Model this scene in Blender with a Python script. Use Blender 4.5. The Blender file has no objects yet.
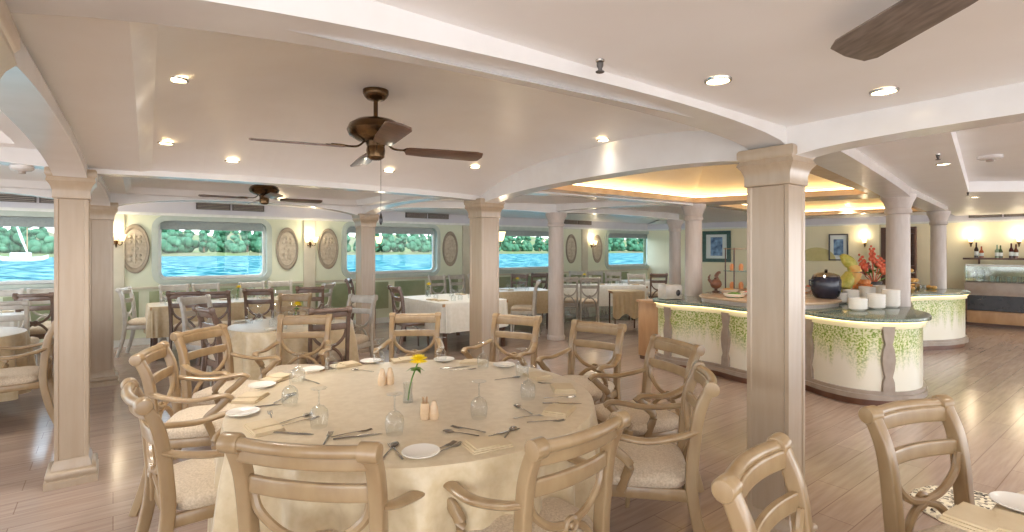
import bpy, bmesh, math, random
from mathutils import Vector, Matrix
random.seed(7)
PI = math.pi
C = bpy.context.scene
COL = C.collection
F = 520.0; HC = 1.55; V0 = 249.0           # focal length in pixels, eye height, horizon row

# ---------------------------------------------------------------- camera, world, sun, exposure
cd = bpy.data.cameras.new('camera'); cam = bpy.data.objects.new('camera', cd); COL.objects.link(cam)
cam.location = (0, 0, HC); cam.rotation_euler = (PI/2, 0, 0)
cd.sensor_width = 36; cd.lens = F/1024*36; cd.shift_y = -(266-V0)/1024; cd.clip_start = 0.05; cd.clip_end = 3000
C.camera = cam
C.view_settings.view_transform = 'Standard'; C.view_settings.look = 'None'
C.view_settings.gamma = 1.0; C.view_settings.exposure = 0.52
try: C.view_settings.use_curve_mapping = False
except Exception: pass
C.cycles.use_denoising = True
C.cycles.max_bounces = 10; C.cycles.diffuse_bounces = 5; C.cycles.glossy_bounces = 4
C.cycles.transmission_bounces = 8; C.cycles.transparent_max_bounces = 16
C.cycles.caustics_reflective = False; C.cycles.caustics_refractive = False
C.cycles.sample_clamp_indirect = 6.0

w = bpy.data.worlds.new('world'); C.world = w; w.use_nodes = True
nt = w.node_tree; nt.nodes.clear()
wo = nt.nodes.new('ShaderNodeOutputWorld'); bg = nt.nodes.new('ShaderNodeBackground')
tc = nt.nodes.new('ShaderNodeTexCoord'); sp = nt.nodes.new('ShaderNodeSeparateXYZ'); cr = nt.nodes.new('ShaderNodeValToRGB')
mp = nt.nodes.new('ShaderNodeMapRange'); mp.inputs['From Min'].default_value = -1; mp.inputs['From Max'].default_value = 1
nt.links.new(tc.outputs['Generated'], sp.inputs[0]); nt.links.new(sp.outputs['Z'], mp.inputs['Value'])
nt.links.new(mp.outputs[0], cr.inputs[0]); nt.links.new(cr.outputs[0], bg.inputs[0]); nt.links.new(bg.outputs[0], wo.inputs[0])
e = cr.color_ramp.elements
e[0].position = 0.0; e[0].color = (.98, .98, 1.0, 1)
e[1].position = 1.0; e[1].color = (.36, .58, .95, 1)
for p_, c_ in ((.47, (.95, .96, 1.0, 1)), (.50, (.95, .94, .93, 1)), (.60, (.70, .82, .95, 1))):
    q = e.new(p_); q.color = c_
bg.inputs[1].default_value = 3.5

sd = bpy.data.lights.new('sun', 'SUN'); sun = bpy.data.objects.new('sun', sd); COL.objects.link(sun)
sd.energy = 2.2; sd.angle = 0.02; sd.color = (1, .95, .86)
sun.rotation_euler = Vector((-.45, .65, -.95)).to_track_quat('-Z', 'Y').to_euler()

# ---------------------------------------------------------------- materials
def rgb(h):
    h = h.lstrip('#'); o = []
    for i in (0, 2, 4):
        c = int(h[i:i+2], 16)/255
        o.append(c/12.92 if c <= .04045 else ((c+.055)/1.055)**2.4)
    return (*o, 1)
MATS = {}
def mat(name, col, rough=.5, metal=0, spec=.5, noise=None, nscale=20, bump=0, bscale=200, emit=None, estr=0, coat=0, sheen=0, stretch=None):
    """procedural principled material; noise = second colour mixed in by a noise texture"""
    m = bpy.data.materials.new(name); m.use_nodes = True; n = m.node_tree; b = n.nodes['Principled BSDF']
    b.inputs['Base Color'].default_value = rgb(col); b.inputs['Roughness'].default_value = rough
    b.inputs['Metallic'].default_value = metal; b.inputs['Specular IOR Level'].default_value = spec
    b.inputs['Coat Weight'].default_value = coat; b.inputs['Coat Roughness'].default_value = .15
    if sheen: b.inputs['Sheen Weight'].default_value = sheen
    if emit: b.inputs['Emission Color'].default_value = rgb(emit); b.inputs['Emission Strength'].default_value = estr
    t = n.nodes.new('ShaderNodeTexCoord'); mpg = n.nodes.new('ShaderNodeMapping'); n.links.new(t.outputs['Object'], mpg.inputs[0])
    if stretch: mpg.inputs['Scale'].default_value = stretch
    if noise:
        z = n.nodes.new('ShaderNodeTexNoise'); z.inputs['Scale'].default_value = nscale; z.inputs['Detail'].default_value = 4
        r = n.nodes.new('ShaderNodeValToRGB'); r.color_ramp.elements[0].position = .35; r.color_ramp.elements[1].position = .65
        r.color_ramp.elements[0].color = rgb(col); r.color_ramp.elements[1].color = rgb(noise)
        n.links.new(mpg.outputs[0], z.inputs['Vector']); n.links.new(z.outputs['Fac'], r.inputs[0]); n.links.new(r.outputs[0], b.inputs['Base Color'])
    if bump:
        z2 = n.nodes.new('ShaderNodeTexNoise'); z2.inputs['Scale'].default_value = bscale; z2.inputs['Detail'].default_value = 3
        bp = n.nodes.new('ShaderNodeBump'); bp.inputs['Strength'].default_value = bump; bp.inputs['Distance'].default_value = .01
        n.links.new(mpg.outputs[0], z2.inputs['Vector']); n.links.new(z2.outputs['Fac'], bp.inputs['Height']); n.links.new(bp.outputs[0], b.inputs['Normal'])
    MATS[name] = m
    return m
M_ceil = mat('ceiling_paint', '#F1EFED', .42, noise='#EEEBE8', nscale=3)
M_beam = mat('beam_gloss_paint', '#E2DFDC', .26, noise='#DDD9D5', nscale=6, coat=.3)
M_column = mat('column_glazed_wood', '#B09D86', .28, noise='#AB977F', nscale=6, stretch=(5, 5, .5), coat=.3)
M_colcream = mat('round_column_paint', '#C9BFB8', .35, noise='#C2B7AF', nscale=7, stretch=(5, 5, .8))
M_wall = mat('wall_pale_green', '#E2E6CE', .5, noise='#DCE2CA', nscale=2)
M_wallc = mat('wall_cream', '#F2EBCB', .55, noise='#EDE6C6', nscale=2)
M_lun = mat('upper_wall_paint', '#DAD8DC', .5, noise='#D2D0D6', nscale=2)
M_white = mat('white_gloss_paint', '#EFF0EC', .25, noise='#E6E8E2', nscale=9)
M_green = mat('sage_panel_paint', '#8C9A76', .5, noise='#A9B08C', nscale=2.2)
M_pil = mat('pilaster_paint', '#D3CDB9', .45, noise='#CBC5B0', nscale=5)
M_medal = mat('medallion_plaster', '#BDB09A', .55, noise='#CFC5B2', nscale=22, bump=.5, bscale=40)
M_medalrim = mat('medallion_rim', '#9C9180', .5, noise='#A89C8A', nscale=15)
M_frame = mat('window_frame_grey', '#C3CDC2', .3, noise='#BAC6BB', nscale=9)
M_blind = mat('blind_fabric', '#A9B3B0', .6, noise='#9CA6A5', nscale=40)
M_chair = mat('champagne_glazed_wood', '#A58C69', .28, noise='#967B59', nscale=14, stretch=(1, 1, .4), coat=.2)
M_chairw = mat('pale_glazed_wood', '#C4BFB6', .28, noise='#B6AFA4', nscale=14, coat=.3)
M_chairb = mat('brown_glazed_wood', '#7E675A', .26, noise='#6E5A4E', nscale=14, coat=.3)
M_seat = mat('boucle_seat_fabric', '#DCCBB3', .8, noise='#C4B196', nscale=110, bump=.5, bscale=160, sheen=.2)
M_cloth = mat('cream_damask_cloth', '#D4C19E', .34, noise='#CAB58F', nscale=26, bump=.08, bscale=60, sheen=.3)
M_clothw = mat('white_damask_cloth', '#E6E4DC', .5, noise='#DEDCD2', nscale=20, sheen=.2)
M_napkin = mat('cream_napkin_linen', '#D9C7A6', .6, noise='#D2BE9A', nscale=12)
M_china = mat('white_china', '#EEE9DF', .12, spec=.6)
M_peach = mat('peach_glazed_ceramic', '#DDBF9A', .2, noise='#E6CBA8', nscale=30)
M_steel = mat('polished_steel', '#A8A39B', .18, metal=1)
M_bronze = mat('antique_bronze', '#4E3C2A', .22, metal=.85, noise='#6C5234', nscale=12)
M_blade = mat('fan_blade_wood', '#6A4B3A', .3, noise='#4E3528', nscale=10, stretch=(1, 8, 1), coat=.4)
M_bladeg = mat('grey_fan_blade_wood', '#8A7D74', .4, noise='#6E635B', nscale=10, stretch=(1, 8, 1))
M_dark = mat('dark_grille', '#5A5450', .5, noise='#4B4642', nscale=30)
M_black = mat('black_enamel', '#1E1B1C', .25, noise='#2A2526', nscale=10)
M_wood = mat('light_oak', '#BC956C', .4, noise='#AB825A', nscale=9, stretch=(1, 1, .3))
M_wood2 = mat('dark_walnut', '#5E3D2A', .4, noise='#4C3020', nscale=9, stretch=(1, 6, 1))
M_base = mat('walnut_plinth', '#7A4F38', .35, noise='#6B432E', nscale=9)
M_granite = mat('dark_green_granite', '#4A5A50', .12, noise='#7E8A7C', nscale=70)
M_tan = mat('tan_marble', '#CDB295', .15, noise='#BFA183', nscale=7)
M_taupe = mat('taupe_pilaster', '#A79A8E', .35, noise='#9B8D80', nscale=10)
M_leaf = mat('leaf_green', '#4F7A2C', .5, noise='#6F9C3A', nscale=30)
M_yellow = mat('yellow_petals', '#FFE833', .5)
M_red = mat('red_orange_petals', '#D5553A', .5, noise='#E0805A', nscale=30)
M_orange = mat('peach_fruit_skin', '#EE9A5C', .45, noise='#F2B27C', nscale=20)
M_melon = mat('melon_rind', '#A9A83C', .4, noise='#D6CB6E', nscale=18)
M_melon2 = mat('melon_flesh', '#E8A860', .4, noise='#E4C070', nscale=15)
M_navy = mat('navy_enamel', '#23232E', .2, noise='#2C2D3C', nscale=8)
M_lamp = mat('lamp_diffuser', '#FFF3DC', .4, emit='#FFE6B8', estr=9)
M_shade = mat('frosted_glass_shade', '#FFF0D8', .4, emit='#FFDCA4', estr=2.0)
M_led = mat('warm_led_strip', '#FFE9A0', .4, emit='#FFE6A0', estr=2.2)
M_cove = mat('cove_led_strip', '#FFE9B0', .4, emit='#FFE6B4', estr=5.0)
M_cover = mat('cove_ceiling_paint', '#FBEFD2', .4, noise='#F8EACA', nscale=4)
M_peachbeam = mat('peach_frame_wood', '#D9B893', .25, noise='#CDA981', nscale=6, coat=.3)
M_sand = mat('sandy_bank', '#857A60', 1, spec=0, noise='#6C7A4C', nscale=.04)
M_tree = mat('tree_foliage', '#3C664A', 1, spec=0, noise='#628C6C', nscale=.35)
M_trunk = mat('tree_bark', '#8A7458', .9, noise='#76624A', nscale=1)
M_bottle = mat('bottle_glass', '#3B3A22', .1, noise='#5B2A1C', nscale=5)
M_mount = mat('picture_mount', '#EAF1EE', .5, noise='#E2ECEA', nscale=4)
M_art = mat('blue_figure_painting', '#8EB4D8', .5, noise='#3E5C86', nscale=9)
M_artframe = mat('dark_green_frame', '#2F5148', .3, noise='#3C6258', nscale=12)
M_blackframe = mat('thin_dark_frame', '#3A3A3C', .3)
M_rug = None

def glassmat(name, tint='#F4FBFB', gloss=.06, rough=.02, edge=0):
    m = bpy.data.materials.new(name); m.use_nodes = True; n = m.node_tree; n.nodes.clear()
    o = n.nodes.new('ShaderNodeOutputMaterial'); mx = n.nodes.new('ShaderNodeMixShader')
    t = n.nodes.new('ShaderNodeBsdfTransparent'); g = n.nodes.new('ShaderNodeBsdfGlossy')
    lw = n.nodes.new('ShaderNodeLayerWeight'); lw.inputs[0].default_value = .35
    mr = n.nodes.new('ShaderNodeMapRange'); mr.inputs['To Min'].default_value = gloss; mr.inputs['To Max'].default_value = gloss+edge
    t.inputs[0].default_value = rgb(tint); g.inputs['Roughness'].default_value = rough
    n.links.new(lw.outputs['Facing'], mr.inputs['Value'])
    n.links.new(mr.outputs[0], mx.inputs[0]); n.links.new(t.outputs[0], mx.inputs[1]); n.links.new(g.outputs[0], mx.inputs[2])
    n.links.new(mx.outputs[0], o.inputs[0]); return m
M_pane = glassmat('window_pane_glass', '#F3FBFA', .03)
M_glass = glassmat('wine_glass_crystal', '#F8FAFA', .03, .03, .55)
M_glassb = glassmat('display_glass', '#E6F0EC', .12, .05, .4)

def floor_mat():
    m = bpy.data.materials.new('laminate_plank_floor'); m.use_nodes = True; n = m.node_tree; b = n.nodes['Principled BSDF']
    t = n.nodes.new('ShaderNodeTexCoord'); mp = n.nodes.new('ShaderNodeMapping'); mp.inputs['Rotation'].default_value = (0, 0, -math.radians(37.5))
    br = n.nodes.new('ShaderNodeTexBrick'); br.inputs['Scale'].default_value = 1
    br.inputs['Brick Width'].default_value = 1.25; br.inputs['Row Height'].default_value = .19; br.inputs['Mortar Size'].default_value = .0025
    br.inputs['Color1'].default_value = rgb('#B09C8E'); br.inputs['Color2'].default_value = rgb('#A38F82'); br.inputs['Mortar'].default_value = rgb('#8F786A')
    br.offset = .37
    mp2 = n.nodes.new('ShaderNodeMapping'); mp2.inputs['Scale'].default_value = (1.2, 14, 1); nz = n.nodes.new('ShaderNodeTexNoise'); nz.inputs['Scale'].default_value = 2.2; nz.inputs['Detail'].default_value = 5
    mx = n.nodes.new('ShaderNodeMix'); mx.data_type = 'RGBA'; mx.blend_type = 'MULTIPLY'; mx.inputs[0].default_value = .38
    r = n.nodes.new('ShaderNodeValToRGB'); r.color_ramp.elements[0].position = .3; r.color_ramp.elements[0].color = rgb('#BBA595'); r.color_ramp.elements[1].position = .7; r.color_ramp.elements[1].color = (1, 1, 1, 1)
    n.links.new(t.outputs['Object'], mp.inputs[0]); n.links.new(mp.outputs[0], br.inputs[0]); n.links.new(mp.outputs[0], mp2.inputs[0]); n.links.new(mp2.outputs[0], nz.inputs[0])
    n.links.new(nz.outputs[0], r.inputs[0]); n.links.new(br.outputs['Color'], mx.inputs[6]); n.links.new(r.outputs[0], mx.inputs[7]); n.links.new(mx.outputs[2], b.inputs['Base Color'])
    b.inputs['Roughness'].default_value = .17; b.inputs['Specular IOR Level'].default_value = .6
    return m
def water_mat():
    m = bpy.data.materials.new('river_water'); m.use_nodes = True; n = m.node_tree; b = n.nodes['Principled BSDF']
    t = n.nodes.new('ShaderNodeTexCoord'); mp = n.nodes.new('ShaderNodeMapping'); mp.inputs['Rotation'].default_value = (0, 0, -math.radians(37.5)); mp.inputs['Scale'].default_value = (.16, .32, 1)
    nz = n.nodes.new('ShaderNodeTexNoise'); nz.inputs['Scale'].default_value = 1.6; nz.inputs['Detail'].default_value = 5; nz.inputs['Roughness'].default_value = .65
    r = n.nodes.new('ShaderNodeValToRGB'); E = r.color_ramp.elements; E[0].position = .36; E[0].color = rgb('#043C48'); E[1].position = .62; E[1].color = rgb('#9CC2B8')
    q = E.new(.5); q.color = rgb('#185E64')
    n.links.new(t.outputs['Object'], mp.inputs[0]); n.links.new(mp.outputs[0], nz.inputs[0]); n.links.new(nz.outputs[0], r.inputs[0]); n.links.new(r.outputs[0], b.inputs['Base Color'])
    b.inputs['Roughness'].default_value = .7; b.inputs['Specular IOR Level'].default_value = 0; return m
def drip_mat():
    """cream panel painted with hanging green creeper, dense at the top edge"""
    m = bpy.data.materials.new('painted_creeper_panel'); m.use_nodes = True; n = m.node_tree; b = n.nodes['Principled BSDF']
    t = n.nodes.new('ShaderNodeTexCoord'); mp = n.nodes.new('ShaderNodeMapping'); mp.inputs['Scale'].default_value = (9, 9, .7)
    nz = n.nodes.new('ShaderNodeTexNoise'); nz.inputs['Scale'].default_value = 1.5; nz.inputs['Detail'].default_value = 5
    n2 = n.nodes.new('ShaderNodeTexNoise'); n2.inputs['Scale'].default_value = 55; n2.inputs['Detail'].default_value = 3
    s = n.nodes.new('ShaderNodeSeparateXYZ'); mr = n.nodes.new('ShaderNodeMapRange'); mr.inputs['From Min'].default_value = .15; mr.inputs['From Max'].default_value = .78
    mr.inputs['To Min'].default_value = -.62; mr.inputs['To Max'].default_value = .36
    a = n.nodes.new('ShaderNodeMath'); a.operation = 'ADD'
    d = n.nodes.new('ShaderNodeMapRange'); d.inputs['From Min'].default_value = .22; d.inputs['From Max'].default_value = .62
    sk_ = n.nodes.new('ShaderNodeMapRange'); sk_.inputs['From Min'].default_value = .42; sk_.inputs['From Max'].default_value = .58; sk_.inputs['To Min'].default_value = .35
    mu = n.nodes.new('ShaderNodeMath'); mu.operation = 'MULTIPLY'
    g = n.nodes.new('ShaderNodeValToRGB'); g.color_ramp.elements[0].position = .4; g.color_ramp.elements[0].color = rgb('#C4CB48'); g.color_ramp.elements[1].position = .62; g.color_ramp.elements[1].color = rgb('#76942A')
    mx = n.nodes.new('ShaderNodeMix'); mx.data_type = 'RGBA'; mx.inputs[6].default_value = rgb('#EAE6D6')
    n.links.new(t.outputs['Object'], mp.inputs[0]); n.links.new(mp.outputs[0], nz.inputs[0]); n.links.new(t.outputs['Object'], n2.inputs[0])
    n.links.new(t.outputs['Object'], s.inputs[0]); n.links.new(s.outputs['Z'], mr.inputs['Value'])
    n.links.new(nz.outputs[0], a.inputs[0]); n.links.new(mr.outputs[0], a.inputs[1]); n.links.new(a.outputs[0], d.inputs['Value'])
    n.links.new(n2.outputs[0], sk_.inputs['Value']); n.links.new(d.outputs[0], mu.inputs[0]); n.links.new(sk_.outputs[0], mu.inputs[1])
    n.links.new(n2.outputs[0], g.inputs[0]); n.links.new(g.outputs[0], mx.inputs[7]); n.links.new(mu.outputs[0], mx.inputs[0]); n.links.new(mx.outputs[2], b.inputs['Base Color'])
    b.inputs['Roughness'].default_value = .3; return m
def rug_mat():
    m = bpy.data.materials.new('speckled_rug'); m.use_nodes = True; n = m.node_tree; b = n.nodes['Principled BSDF']
    t = n.nodes.new('ShaderNodeTexCoord'); v = n.nodes.new('ShaderNodeTexVoronoi'); v.inputs['Scale'].default_value = 55
    s = n.nodes.new('ShaderNodeSeparateXYZ'); r = n.nodes.new('ShaderNodeValToRGB'); r.color_ramp.interpolation = 'CONSTANT'; E = r.color_ramp.elements
    E[0].position = 0; E[0].color = rgb('#E6DCC4'); E[1].position = .8; E[1].color = rgb('#2E2A28'); q = E.new(.5); q.color = rgb('#BDB19C'); q = E.new(.68); q.color = rgb('#8C8274')
    n.links.new(t.outputs['Object'], v.inputs[0]); n.links.new(v.outputs['Color'], s.inputs[0]); n.links.new(s.outputs[0], r.inputs[0]); n.links.new(r.outputs[0], b.inputs['Base Color'])
    b.inputs['Roughness'].default_value = .9; return m
M_floor = floor_mat(); M_water = water_mat(); M_drip = drip_mat(); M_rug = rug_mat()

# ---------------------------------------------------------------- mesh helpers
class MB:
    def __init__(s): s.v = []; s.f = []
    def add(s, vs, fs, T=None):
        o = len(s.v)
        s.v += [tuple(T @ Vector(p)) if T else tuple(p) for p in vs]
        s.f += [tuple(i+o for i in f) for f in fs]; return s
    def box(s, x0, x1, y0, y1, z0, z1, T=None):
        return s.add([(x0,y0,z0),(x1,y0,z0),(x1,y1,z0),(x0,y1,z0),(x0,y0,z1),(x1,y0,z1),(x1,y1,z1),(x0,y1,z1)],
                     [(0,3,2,1),(4,5,6,7),(0,1,5,4),(1,2,6,5),(2,3,7,6),(3,0,4,7)], T)
    def lathe(s, prof, n=20, c=(0,0,0), T=None, cap=True, ax='z'):
        vs = []; fs = []
        for r, z in prof:
            for k in range(n):
                a = 2*PI*k/n; p = (r*math.cos(a), r*math.sin(a), z)
                if ax == 'x': p = (p[2], p[0], p[1])
                if ax == 'y': p = (p[1], p[2], p[0])
                vs.append((p[0]+c[0], p[1]+c[1], p[2]+c[2]))
        m = len(prof)
        for i in range(m-1):
            for k in range(n):
                k2 = (k+1) % n; fs.append((i*n+k, i*n+k2, (i+1)*n+k2, (i+1)*n+k))
        if cap:
            fs.append(tuple(range(n-1, -1, -1))); fs.append(tuple((m-1)*n+k for k in range(n)))
        return s.add(vs, fs, T)
    def cyl(s, r, z0, z1, n=16, c=(0,0,0), T=None, ax='z'): return s.lathe([(r, z0), (r, z1)], n, c, T, True, ax)
    def ball(s, r, c=(0,0,0), n=12, m=8, sc=(1,1,1), T=None):
        vs = [(c[0], c[1], c[2]-r*sc[2])]; fs = []
        for i in range(1, m):
            t = -PI/2+PI*i/m
            for k in range(n):
                a = 2*PI*k/n; vs.append((c[0]+r*sc[0]*math.cos(t)*math.cos(a), c[1]+r*sc[1]*math.cos(t)*math.sin(a), c[2]+r*sc[2]*math.sin(t)))
        vs.append((c[0], c[1], c[2]+r*sc[2])); L = len(vs)-1
        for k in range(n):
            k2 = (k+1) % n; fs.append((0, 1+k2, 1+k)); fs.append((L, 1+(m-2)*n+k, 1+(m-2)*n+k2))
            for i in range(m-2): fs.append((1+i*n+k, 1+i*n+k2, 1+(i+1)*n+k2, 1+(i+1)*n+k))
        return s.add(vs, fs, T)
    def tube(s, pts, rad, n=8, up=(0,0,1), T=None, sq=0, cap=True, closed=False):
        """sweep; rad = r | (w,h) | list of them; sq -> rounded rectangle section"""
        P = [Vector(p) for p in pts]; L = len(P); vs = []; fs = []
        for i, p in enumerate(P):
            if closed: t = P[(i+1) % L]-P[i-1]
            else: t = P[min(i+1, L-1)]-P[max(i-1, 0)]
            t.normalize(); u = Vector(up); a = t.cross(u)
            if a.length < 1e-4: a = t.cross(Vector((0, 1, 0)))
            a.normalize(); b = a.cross(t).normalized()
            r = rad[i] if isinstance(rad, list) else rad
            if not isinstance(r, tuple): r = (r, r)
            for k in range(n):
                an = 2*PI*(k+.5)/n; c_, s_ = math.cos(an), math.sin(an)
                if sq:
                    q = .5 if sq is True else sq; c_ = math.copysign(abs(c_)**q, c_); s_ = math.copysign(abs(s_)**q, s_)
                vs.append(p+a*(r[0]*c_)+b*(r[1]*s_))
        for i in range(L if closed else L-1):
            j = (i+1) % L
            for k in range(n):
                k2 = (k+1) % n; fs.append((i*n+k, i*n+k2, j*n+k2, j*n+k))
        if cap and not closed: fs.append(tuple(range(n-1, -1, -1))); fs.append(tuple((L-1)*n+k for k in range(n)))
        return s.add(vs, fs, T)
    def prism(s, poly, z0, z1, T=None):
        n = len(poly); vs = [(p[0], p[1], z0) for p in poly]+[(p[0], p[1], z1) for p in poly]
        return s.add(vs, [tuple(range(n-1, -1, -1)), tuple(range(n, 2*n))]+[(i, (i+1) % n, n+(i+1) % n, n+i) for i in range(n)], T)
    def mesh(s, name, m, bevel=0, smooth=True):
        me = bpy.data.meshes.new(name); me.from_pydata([tuple(v) for v in s.v], [], s.f)
        bm = bmesh.new(); bm.from_mesh(me)
        bmesh.ops.recalc_face_normals(bm, faces=bm.faces)
        if bevel:
            eds = [e for e in bm.edges if len(e.link_faces) == 2 and e.calc_face_angle(0) > .6]
            bmesh.ops.bevel(bm, geom=eds, offset=bevel, segments=2, affect='EDGES', profile=.6)
        if smooth:
            for f in bm.faces: f.smooth = True
            for e in bm.edges:
                if len(e.link_faces) == 2 and e.calc_face_angle(0) > .7: e.smooth = False
        bm.to_mesh(me); bm.free()
        if m: me.materials.append(m)
        return me
def link(name, me, parent=None, **p):
    o = bpy.data.objects.new(name, me); COL.objects.link(o)
    if parent: o.parent = parent
    for k, v in p.items(): o[k] = v
    return o
def obj(name, mb, m, parent=None, bevel=0, smooth=True, **p): return link(name, mb.mesh(name, m, bevel, smooth), parent, **p)
def thing(name, label, cat, loc=(0,0,0), rz=0, group=None):
    o = bpy.data.objects.new(name, None); COL.objects.link(o); o.location = loc; o.rotation_euler = (0, 0, rz); o.empty_display_size = .1
    o['label'] = label; o['category'] = cat
    if group: o['group'] = group
    return o
def tag(o, label, cat, group=None, loc=None, rz=None):
    o['label'] = label; o['category'] = cat
    if group: o['group'] = group
    if loc is not None: o.location = loc
    if rz is not None: o.rotation_euler = (0, 0, rz)
    return o
def struct(name, mb, m, parent=None, bevel=0, smooth=False):
    o = obj(name, mb, m, parent, bevel, smooth)
    if not parent: o['kind'] = 'structure'
    return o
KIDS = {}
def kids(o):
    return [c for c in COL.objects if c.parent == o]
def dup(src, loc, rz=0, label=None, group=None, scale=None, plan=None):
    """copy a thing with its parts and sub-parts"""
    if src.name not in KIDS:
        KIDS[src.name] = [(c, kids(c)) for c in kids(src)]
    r = src.copy(); COL.objects.link(r); r.location = loc; r.rotation_euler = (0, 0, rz)
    if label: r['label'] = label
    if group: r['group'] = group
    if scale: r.scale = scale
    for c, gs in KIDS[src.name]:
        k = c.copy(); COL.objects.link(k); k.parent = r
        for g in gs:
            d = g.copy(); COL.objects.link(d); d.parent = k
    return r
def at(u, v, z=0.0):
    d = F*(HC-z)/(v-V0); return Vector(((u-512)/F*d, d, z))
def atd(u, d, z=0.0): return Vector(((u-512)/F*d, d, z))
def bez(pts, n=8):
    """smooth curve through points (Catmull-Rom)"""
    P = [Vector(p) for p in pts]; P = [2*P[0]-P[1]]+P+[2*P[-1]-P[-2]]; o = []
    for i in range(1, len(P)-2):
        for k in range(n):
            t = k/n; a, b, c, d = P[i-1], P[i], P[i+1], P[i+2]
            o.append(.5*((2*b)+(c-a)*t+(2*a-5*b+4*c-d)*t*t+(3*b-a-3*c+d)*t**3))
    o.append(P[-2]); return o
def closedcr(pts, n=6):
    P = [Vector((p[0], p[1], 0)) for p in pts]; L = len(P); o = []
    for i in range(L):
        a, b, c, d = P[i-1], P[i], P[(i+1) % L], P[(i+2) % L]
        for k in range(n):
            t = k/n; o.append(.5*((2*b)+(c-a)*t+(2*a-5*b+4*c-d)*t*t+(3*b-a-3*c+d)*t**3))
    return o
def offset(poly, d):
    n = len(poly); o = []
    for i in range(n):
        t = (poly[(i+1) % n]-poly[i-1]).normalized(); o.append(poly[i]+Vector((t.y, -t.x, 0))*d)
    return o

# ---------------------------------------------------------------- plan of the room
D1 = Vector((.7935, .6086, 0)); D2 = Vector((-.6086, .7935, 0))
YAW = math.atan2(D1.y, D1.x)
def V(x, y, z=0): return Vector((x, y, z))
cG = V(-1.215, 1.06); cA = V(-2.975, 3.52); cC = V(-.30, 5.62); cF = V(1.415, 2.79)
cB = V(-4.72, 5.98); cD = V(-2.24, 7.95)
cAl = cA-D1*3.5; cBl = cB-D1*3.5; cGl = cG-D1*3.5
cE = V(.757, 8.95); cJ = V(3.54, 11.3); cK = V(2.66, 7.62); cH = V(4.64, 6.25); cI = V(7.38, 9.0)
cFr = cF-D2*3.1; cL = V(5.6, 10.6)
W0 = V(-6.28, 8.22)
def wallpt(u):                       # point of the window wall seen in column u
    k = (u-512)/F; s = (k*W0.y-W0.x)/(D1.x-k*D1.y); return W0+D1*s
def wall_s(u): return (wallpt(u)-W0).dot(D1)

# floor
fb = MB().add([(-14, -6, 0), (20, -6, 0), (20, 22, 0), (-14, 22, 0)], [(0, 1, 2, 3)])
# trimmed to the outer walls below
S0, S1 = wall_s(-330), None
E0 = V(9.63, 11.3); DE = V(.734, -.679)   # end wall
# corner of the two walls
def inter(p, d, q, e_):
    den = d.x*e_.y-d.y*e_.x; t = ((q.x-p.x)*e_.y-(q.y-p.y)*e_.x)/den; return p+d*t
CORNER = inter(W0, D1, E0, DE)
S1 = (CORNER-W0).dot(D1)
Lf = W0+D1*S0; Rt = E0+DE*6.5
fpoly = [Lf, CORNER, Rt, V(12, -3.5), V(-9, -3.5)]
struct('floor', MB().prism([(p.x, p.y) for p in fpoly], -.08, 0), M_floor)

# ---------------------------------------------------------------- window wall
NW = D2*-1.0   # into the room
def WP(s, z, off=0): p = W0+D1*s+NW*off; return (p.x, p.y, z)
ZT = 2.76
def rrect(cx, cz, w_, h_, r, n=6):
    o = []
    for qx, qz, a0 in ((1, 1, 0), (-1, 1, 90), (-1, -1, 180), (1, -1, 270)):
        for k in range(n+1):
            a = math.radians(a0+90*k/n); o.append((cx+qx*(w_/2-r)+r*math.cos(a), cz+qz*(h_/2-r)+r*math.sin(a)))
    return o
wins = [(-85, 66), (157, 267), (345, 436.5), (488, 557), (606.5, 650)]
ZB, ZTW = 1.02, 2.035
winspec = []
for a, b in wins:
    sa, sb = wall_s(a), wall_s(b); winspec.append(((sa+sb)/2, sb-sa))
edges = [S0]+[(winspec[i][0]+winspec[i][1]/2+winspec[i+1][0]-winspec[i+1][1]/2)/2 for i in range(4)]+[S1]
wm = MB()
for i, (sc_, sw) in enumerate(winspec):
    x0, x1 = edges[i], edges[i+1]; cz = (ZB+ZTW)/2
    inner = rrect(sc_, cz, sw, ZTW-ZB, .14)
    outer = []
    for (x, z) in inner:
        dx, dz = x-sc_, z-cz; ts = []
        if dx > 1e-6: ts.append((x1-sc_)/dx)
        if dx < -1e-6: ts.append((x0-sc_)/dx)
        if dz > 1e-6: ts.append((ZT-cz)/dz)
        if dz < -1e-6: ts.append((0-cz)/dz)
        t = min(ts); outer.append([sc_+dx*t, cz+dz*t])
    for cx_, cz_ in ((x0, 0), (x1, 0), (x0, ZT), (x1, ZT)):
        j = min(range(len(outer)), key=lambda k: (outer[k][0]-cx_)**2+(outer[k][1]-cz_)**2); outer[j] = [cx_, cz_]
    n = len(inner); vs = []
    for p in outer: vs.append(WP(p[0], p[1]))
    for p in inner: vs.append(WP(p[0], p[1]))
    for p in inner: vs.append(WP(p[0], p[1], -.16))
    for p in outer: vs.append(WP(p[0], p[1], -.16))
    fs = []
    for k in range(n):
        k2 = (k+1) % n; fs += [(k, k2, n+k2, n+k), (n+k, n+k2, 2*n+k2, 2*n+k), (2*n+k, 2*n+k2, 3*n+k2, 3*n+k)]
    wm.add(vs, fs)
struct('wall_left', wm, M_wall)
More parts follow.
